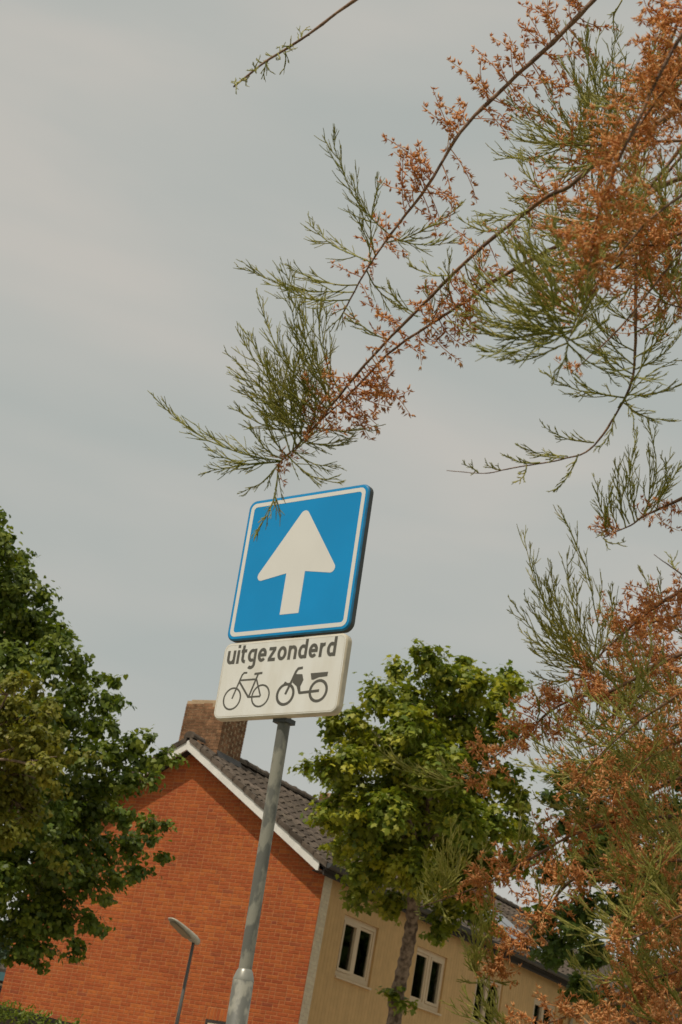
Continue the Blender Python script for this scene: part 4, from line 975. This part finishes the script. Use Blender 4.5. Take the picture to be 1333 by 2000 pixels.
# big green tuft hanging at the right, node near (1110, 660)
branch([(1480,300),(1370,360),(1270,430),(1180,540),(1130,620),(1108,668)], (1.8, 1.75), (5, 2.2), [(.3,.8,26,60,None,.4,.85,.8)],
       fan(.70,1.0,[(1150,400),(1120,420),(1090,400),(1060,430),(1030,410),(1000,450),(1010,500),(975,470),(960,540),(930,520),(905,560),(900,600),(930,600),(960,650),(900,645),(930,690),(1140,470),(1170,480),(990,580),(1040,540),(1075,520)],14,.34)
       +[(1.0,(980,700),8,.3),(1.0,(1075,740),6,.3),(.98,(1180,620),8,.35),(.97,(1210,700),9,.3),(1.0,(1300,742),10,.28)])
branch([(1430,420),(1380,440),(1333,480),(1280,560),(1200,650),(1150,700),(1120,725)], (1.95, 1.9), (4.5, 1.8), [(.35,.6,6,40,None,.4,.8,.7),(.9,1.0,5,40,None,.4,.8,.8)], [])
# long hanging whip
branch([(1300,330),(1262,420),(1243,520),(1241,620),(1238,700),(1230,750),(1200,812),(1150,872),(1090,900),(1000,918),(940,920),(872,917)], (2.1, 2.1), (5, 1.6), [(.1,.3,20,60,None,.4,.9,.7)],
       [(.28,(1160,560),11,.34),(.30,(1320,560),11,.34),(.34,(1150,600),11,.34),(.36,(1333,600),11,.34),(.38,(1145,545),11,.34),(.40,(1330,650),10,.34),(.42,(1150,640),10,.34),(.44,(1170,680),10,.34),(.46,(1300,560),10,.34),(.50,(1060,726),14,.26),(.50,(1115,720),9,.3),(.49,(1345,742),14,.26),(.51,(1322,822),11,.26),(.53,(1330,700),8,.3),(.50,(1237,828),7,.22),(.545,(1160,878),7,.2),
        (.62,(1064,832),10,.16),(.705,(1013,870),10,.2),(.715,(1030,885),6,.2),(.765,(987,888),7,.2),(.673,(1082,960),10,.18),(.79,(1003,942),6,.2),(.85,(950,905),5,.25),(.92,(905,908),4,.25)], root_to_stem=True)
branch([(1480,600),(1400,610),(1333,600),(1290,590)], (2.0, 2.0), (4, 2), [(0,1,16,60,None,.4,.9,.7)], [(.5,(1333,450),10,.35),(.7,(1300,470),10,.35),(.9,(1260,500),10,.35),(.8,(1290,660),9,.35)], sep=False)
# small tuft at the right edge
branch([(1420,930),(1333,972),(1270,1005),(1230,1030),(1185,1052)], (2.2, 2.2), (5, 2), [(.3,.6,8,40,None,.4,.9,.8),(.8,1.0,8,45,(-.6,-.6),.3,.9,.9),(.2,.5,5,60,(.3,1),.3,.9,.8)],
       fan(.42,.98,[(1330,905),(1300,900),(1270,870),(1263,812),(1250,845),(1240,880),(1215,898),(1225,930),(1190,940),(1166,938),(1200,960)],11,.32)+[(.98,(1178,1040),6,.3),(1.0,(1222,1058),4,.3)])
branch([(1400,1160),(1333,1118),(1278,1082)], (2.0, 2.0), (3.5, 1.6), [], [(.6,(1310,1080),5,.3)])
# the large lower mass
branch([(1440,1100),(1333,1155),(1270,1190),(1230,1225),(1170,1280),(1135,1325)], (2.25, 2.2), (6, 2.6), [(.1,1.0,46,75,None,.4,.95,.85)],
       fan(.80,1.0,[(1195,1155),(1130,1130),(1110,1080),(1090,990),(1075,1100),(1060,1130),(1018,1035),(1045,1140),(1030,1180),(1002,1172),(1015,1230),(1060,1200),(1090,1180),(1028,1262),(1030,1310),(1180,1190)],13,.30), sep=False)
branch([(1440,1180),(1333,1200),(1265,1215),(1200,1245)], (2.3, 2.3), (5.5, 2.4), [(0,1.0,40,80,None,.4,.95,.85)], [(.6,(1245,1100),8,.3),(.4,(1290,1110),8,.3)], sep=False)
branch([(1450,1230),(1333,1275),(1270,1310),(1190,1350),(1130,1360),(1080,1388),(1030,1425),(970,1475),(905,1532)], (2.15, 2.2), (6.5, 2.4), [(.1,.55,60,80,None,.45,.95,.85),(.52,1.0,62,62,None,.42,.95,.9)],
       [(1.0,(742,1460),16,.30),(1.0,(800,1540),8,.3),(.98,(850,1470),8,.34),(.70,(1035,1340),6,.3),(.66,(1075,1480),8,.3)], sep=False)
for k_, (pth, dep) in enumerate([
    ([(1470,1300),(1380,1330),(1300,1370),(1230,1420),(1160,1480),(1120,1540)], (2.0, 2.0)),
    ([(1480,1400),(1390,1420),(1310,1450),(1240,1500),(1190,1560)], (2.1, 2.1)),
    ([(1470,1500),(1380,1510),(1300,1530),(1220,1580),(1150,1620)], (2.2, 2.2)),
    ([(1480,1640),(1400,1640),(1330,1660),(1280,1700),(1220,1720)], (2.0, 2.0)),
    ([(1480,1760),(1400,1770),(1333,1790),(1270,1830),(1200,1850)], (1.9, 1.9)),
    ([(1480,1850),(1400,1860),(1340,1890),(1280,1920),(1220,1930)], (2.1, 2.1))]):
    x_, y_ = pth[-1]; xm_, ym_ = pth[len(pth) // 2]
    branch(pth, dep, (5.5, 2.2), [(0,1.0,44,85,None,.5,.92,.75)],
           fan(.35,1.0,[(xm_ - 20, ym_ - 190), (xm_ - 70, ym_ - 150), (x_ + 20, y_ - 200), (x_ - 10, y_ - 170), (x_ - 50, y_ - 150), (x_ - 80, y_ - 100), (x_ - 110, y_ - 60), (xm_ + 40, ym_ - 180)], 13, .32), sep=False)
branch([(1460,1560),(1333,1590),(1220,1600),(1120,1632),(1040,1672),(990,1702),(920,1738),(870,1756),(826,1772)], (2.2, 2.15), (6, 2.2), [(.2,.72,78,62,None,.42,.95,.85),(.70,.86,12,42,None,.4,.9,.9)],
       fan(.80,1.0,[(905,1620),(885,1600),(870,1640),(850,1650),(842,1690),(835,1660),(860,1680),(825,1730),(900,1670),(920,1660),(815,1750)],11,.32)+[(1.0,(825,1795),5,.25),(.62,(1010,1560),8,.3),(.7,(960,1640),8,.3),(.55,(1060,1600),8,.3),(.9,(880,1800),5,.3)], sep=False)
branch([(1470,1700),(1333,1680),(1220,1690),(1130,1712),(1070,1760),(1030,1815),(985,1862),(960,1895),(932,1918)], (2.1, 2.15), (5.5, 2.0), [(.2,.7,70,64,None,.45,.95,.85),(.70,.90,24,48,None,.42,.95,.9)],
       fan(.86,1.0,[(960,1740),(945,1770),(930,1760),(920,1800),(905,1830),(915,1860),(935,1800),(955,1800)],11,.32)+[(1.0,(900,1912),5,.25),(.95,(1010,1915),6,.25),(.50,(1080,1640),9,.3),(.45,(1120,1620),9,.3),(.56,(1040,1700),8,.3)], sep=False)
branch([(1470,1900),(1333,1930),(1250,1952),(1160,1975),(1080,1996),(1000,2030)], (2.1, 2.1), (5.5, 2.4), [(.1,1.0,90,64,None,.45,.95,.85)],
       [(1.0,(900,1930),12,.32),(1.0,(925,1900),12,.32),(.98,(950,1910),12,.32),(.96,(880,1960),12,.32),(.95,(940,1950),10,.32),(.6,(1120,1880),10,.3),(.4,(1190,1850),10,.3),(.3,(1250,1830),10,.3)], sep=False)
branch([(1480,1980),(1380,2000),(1280,2010),(1180,2040)], (1.9, 1.9), (5.5, 2.4), [(.1,1.0,70,74,None,.45,.95,.85)], [(.6,(1230,1900),10,.3),(.4,(1290,1880),10,.3)], sep=False)

# fill of the lower right: more drooping branches at their own depths
frng = random.Random(21)
for i in range(20):
    y0_ = 1270 + i * 38 + frng.uniform(-25, 25); low = y0_ > 1640
    ln = frng.uniform(120, 190) if low else frng.uniform(150, 330); dp = frng.choice([1.9, 2.2, 2.4, 2.6, 2.8]); sl = frng.uniform(.15, .6)
    xe = 1420 - ln; xs_ = [1500, 1420, 1420 - ln * .33, 1420 - ln * .66, xe]; ys_ = [y0_ - 60, y0_ - 30, y0_ + ln * sl * .2, y0_ + ln * sl * .55, y0_ + ln * sl]
    ye = ys_[-1]
    tips = [(xe + frng.uniform(-70, 150), ye - frng.uniform(90, 220)) for _ in range(frng.choice([4, 6, 9]))]
    branch(list(zip(xs_, ys_)), (dp, dp), (5, 2), [(0, 1.0, frng.choice([12, 24, 36]), 84, None, .5, .86, .75)], fan(.3, 1.0, tips, 10, .32), sep=False)
# and of the upper right, where green shoots and dried flowers cross
for i, (pa, dp) in enumerate([([(1440,60),(1340,150),(1240,260),(1150,330),(1060,380)], 2.35), ([(1450,180),(1350,290),(1250,390),(1150,470),(1040,540)], 2.4), ([(1470,330),(1380,400),(1300,470),(1230,560)], 2.0),
                              ([(1470,480),(1390,520),(1320,560),(1270,610)], 2.3), ([(1450,380),(1340,440),(1230,500),(1140,560),(1060,600)], 1.95), ([(1460,-20),(1370,80),(1300,190),(1250,300)], 2.3)]):
    (xa, ya_), (xb, yb_) = pa[-1], pa[len(pa) // 2]
    tips = [(xa + frng.uniform(-110, 30), ya_ - frng.uniform(80, 180)) for _ in range(5)] + [(xb + frng.uniform(-90, 60), yb_ - frng.uniform(90, 190)) for _ in range(5)] + [(xa - frng.uniform(30, 90), ya_ + frng.uniform(-20, 40))]
    branch(pa, (dp, dp), (5.5, 2.2), [(.1, 1.0, 34, 80, None, .45, .95, .75)], fan(.4, 1.0, tips, 12, .32), sep=False)
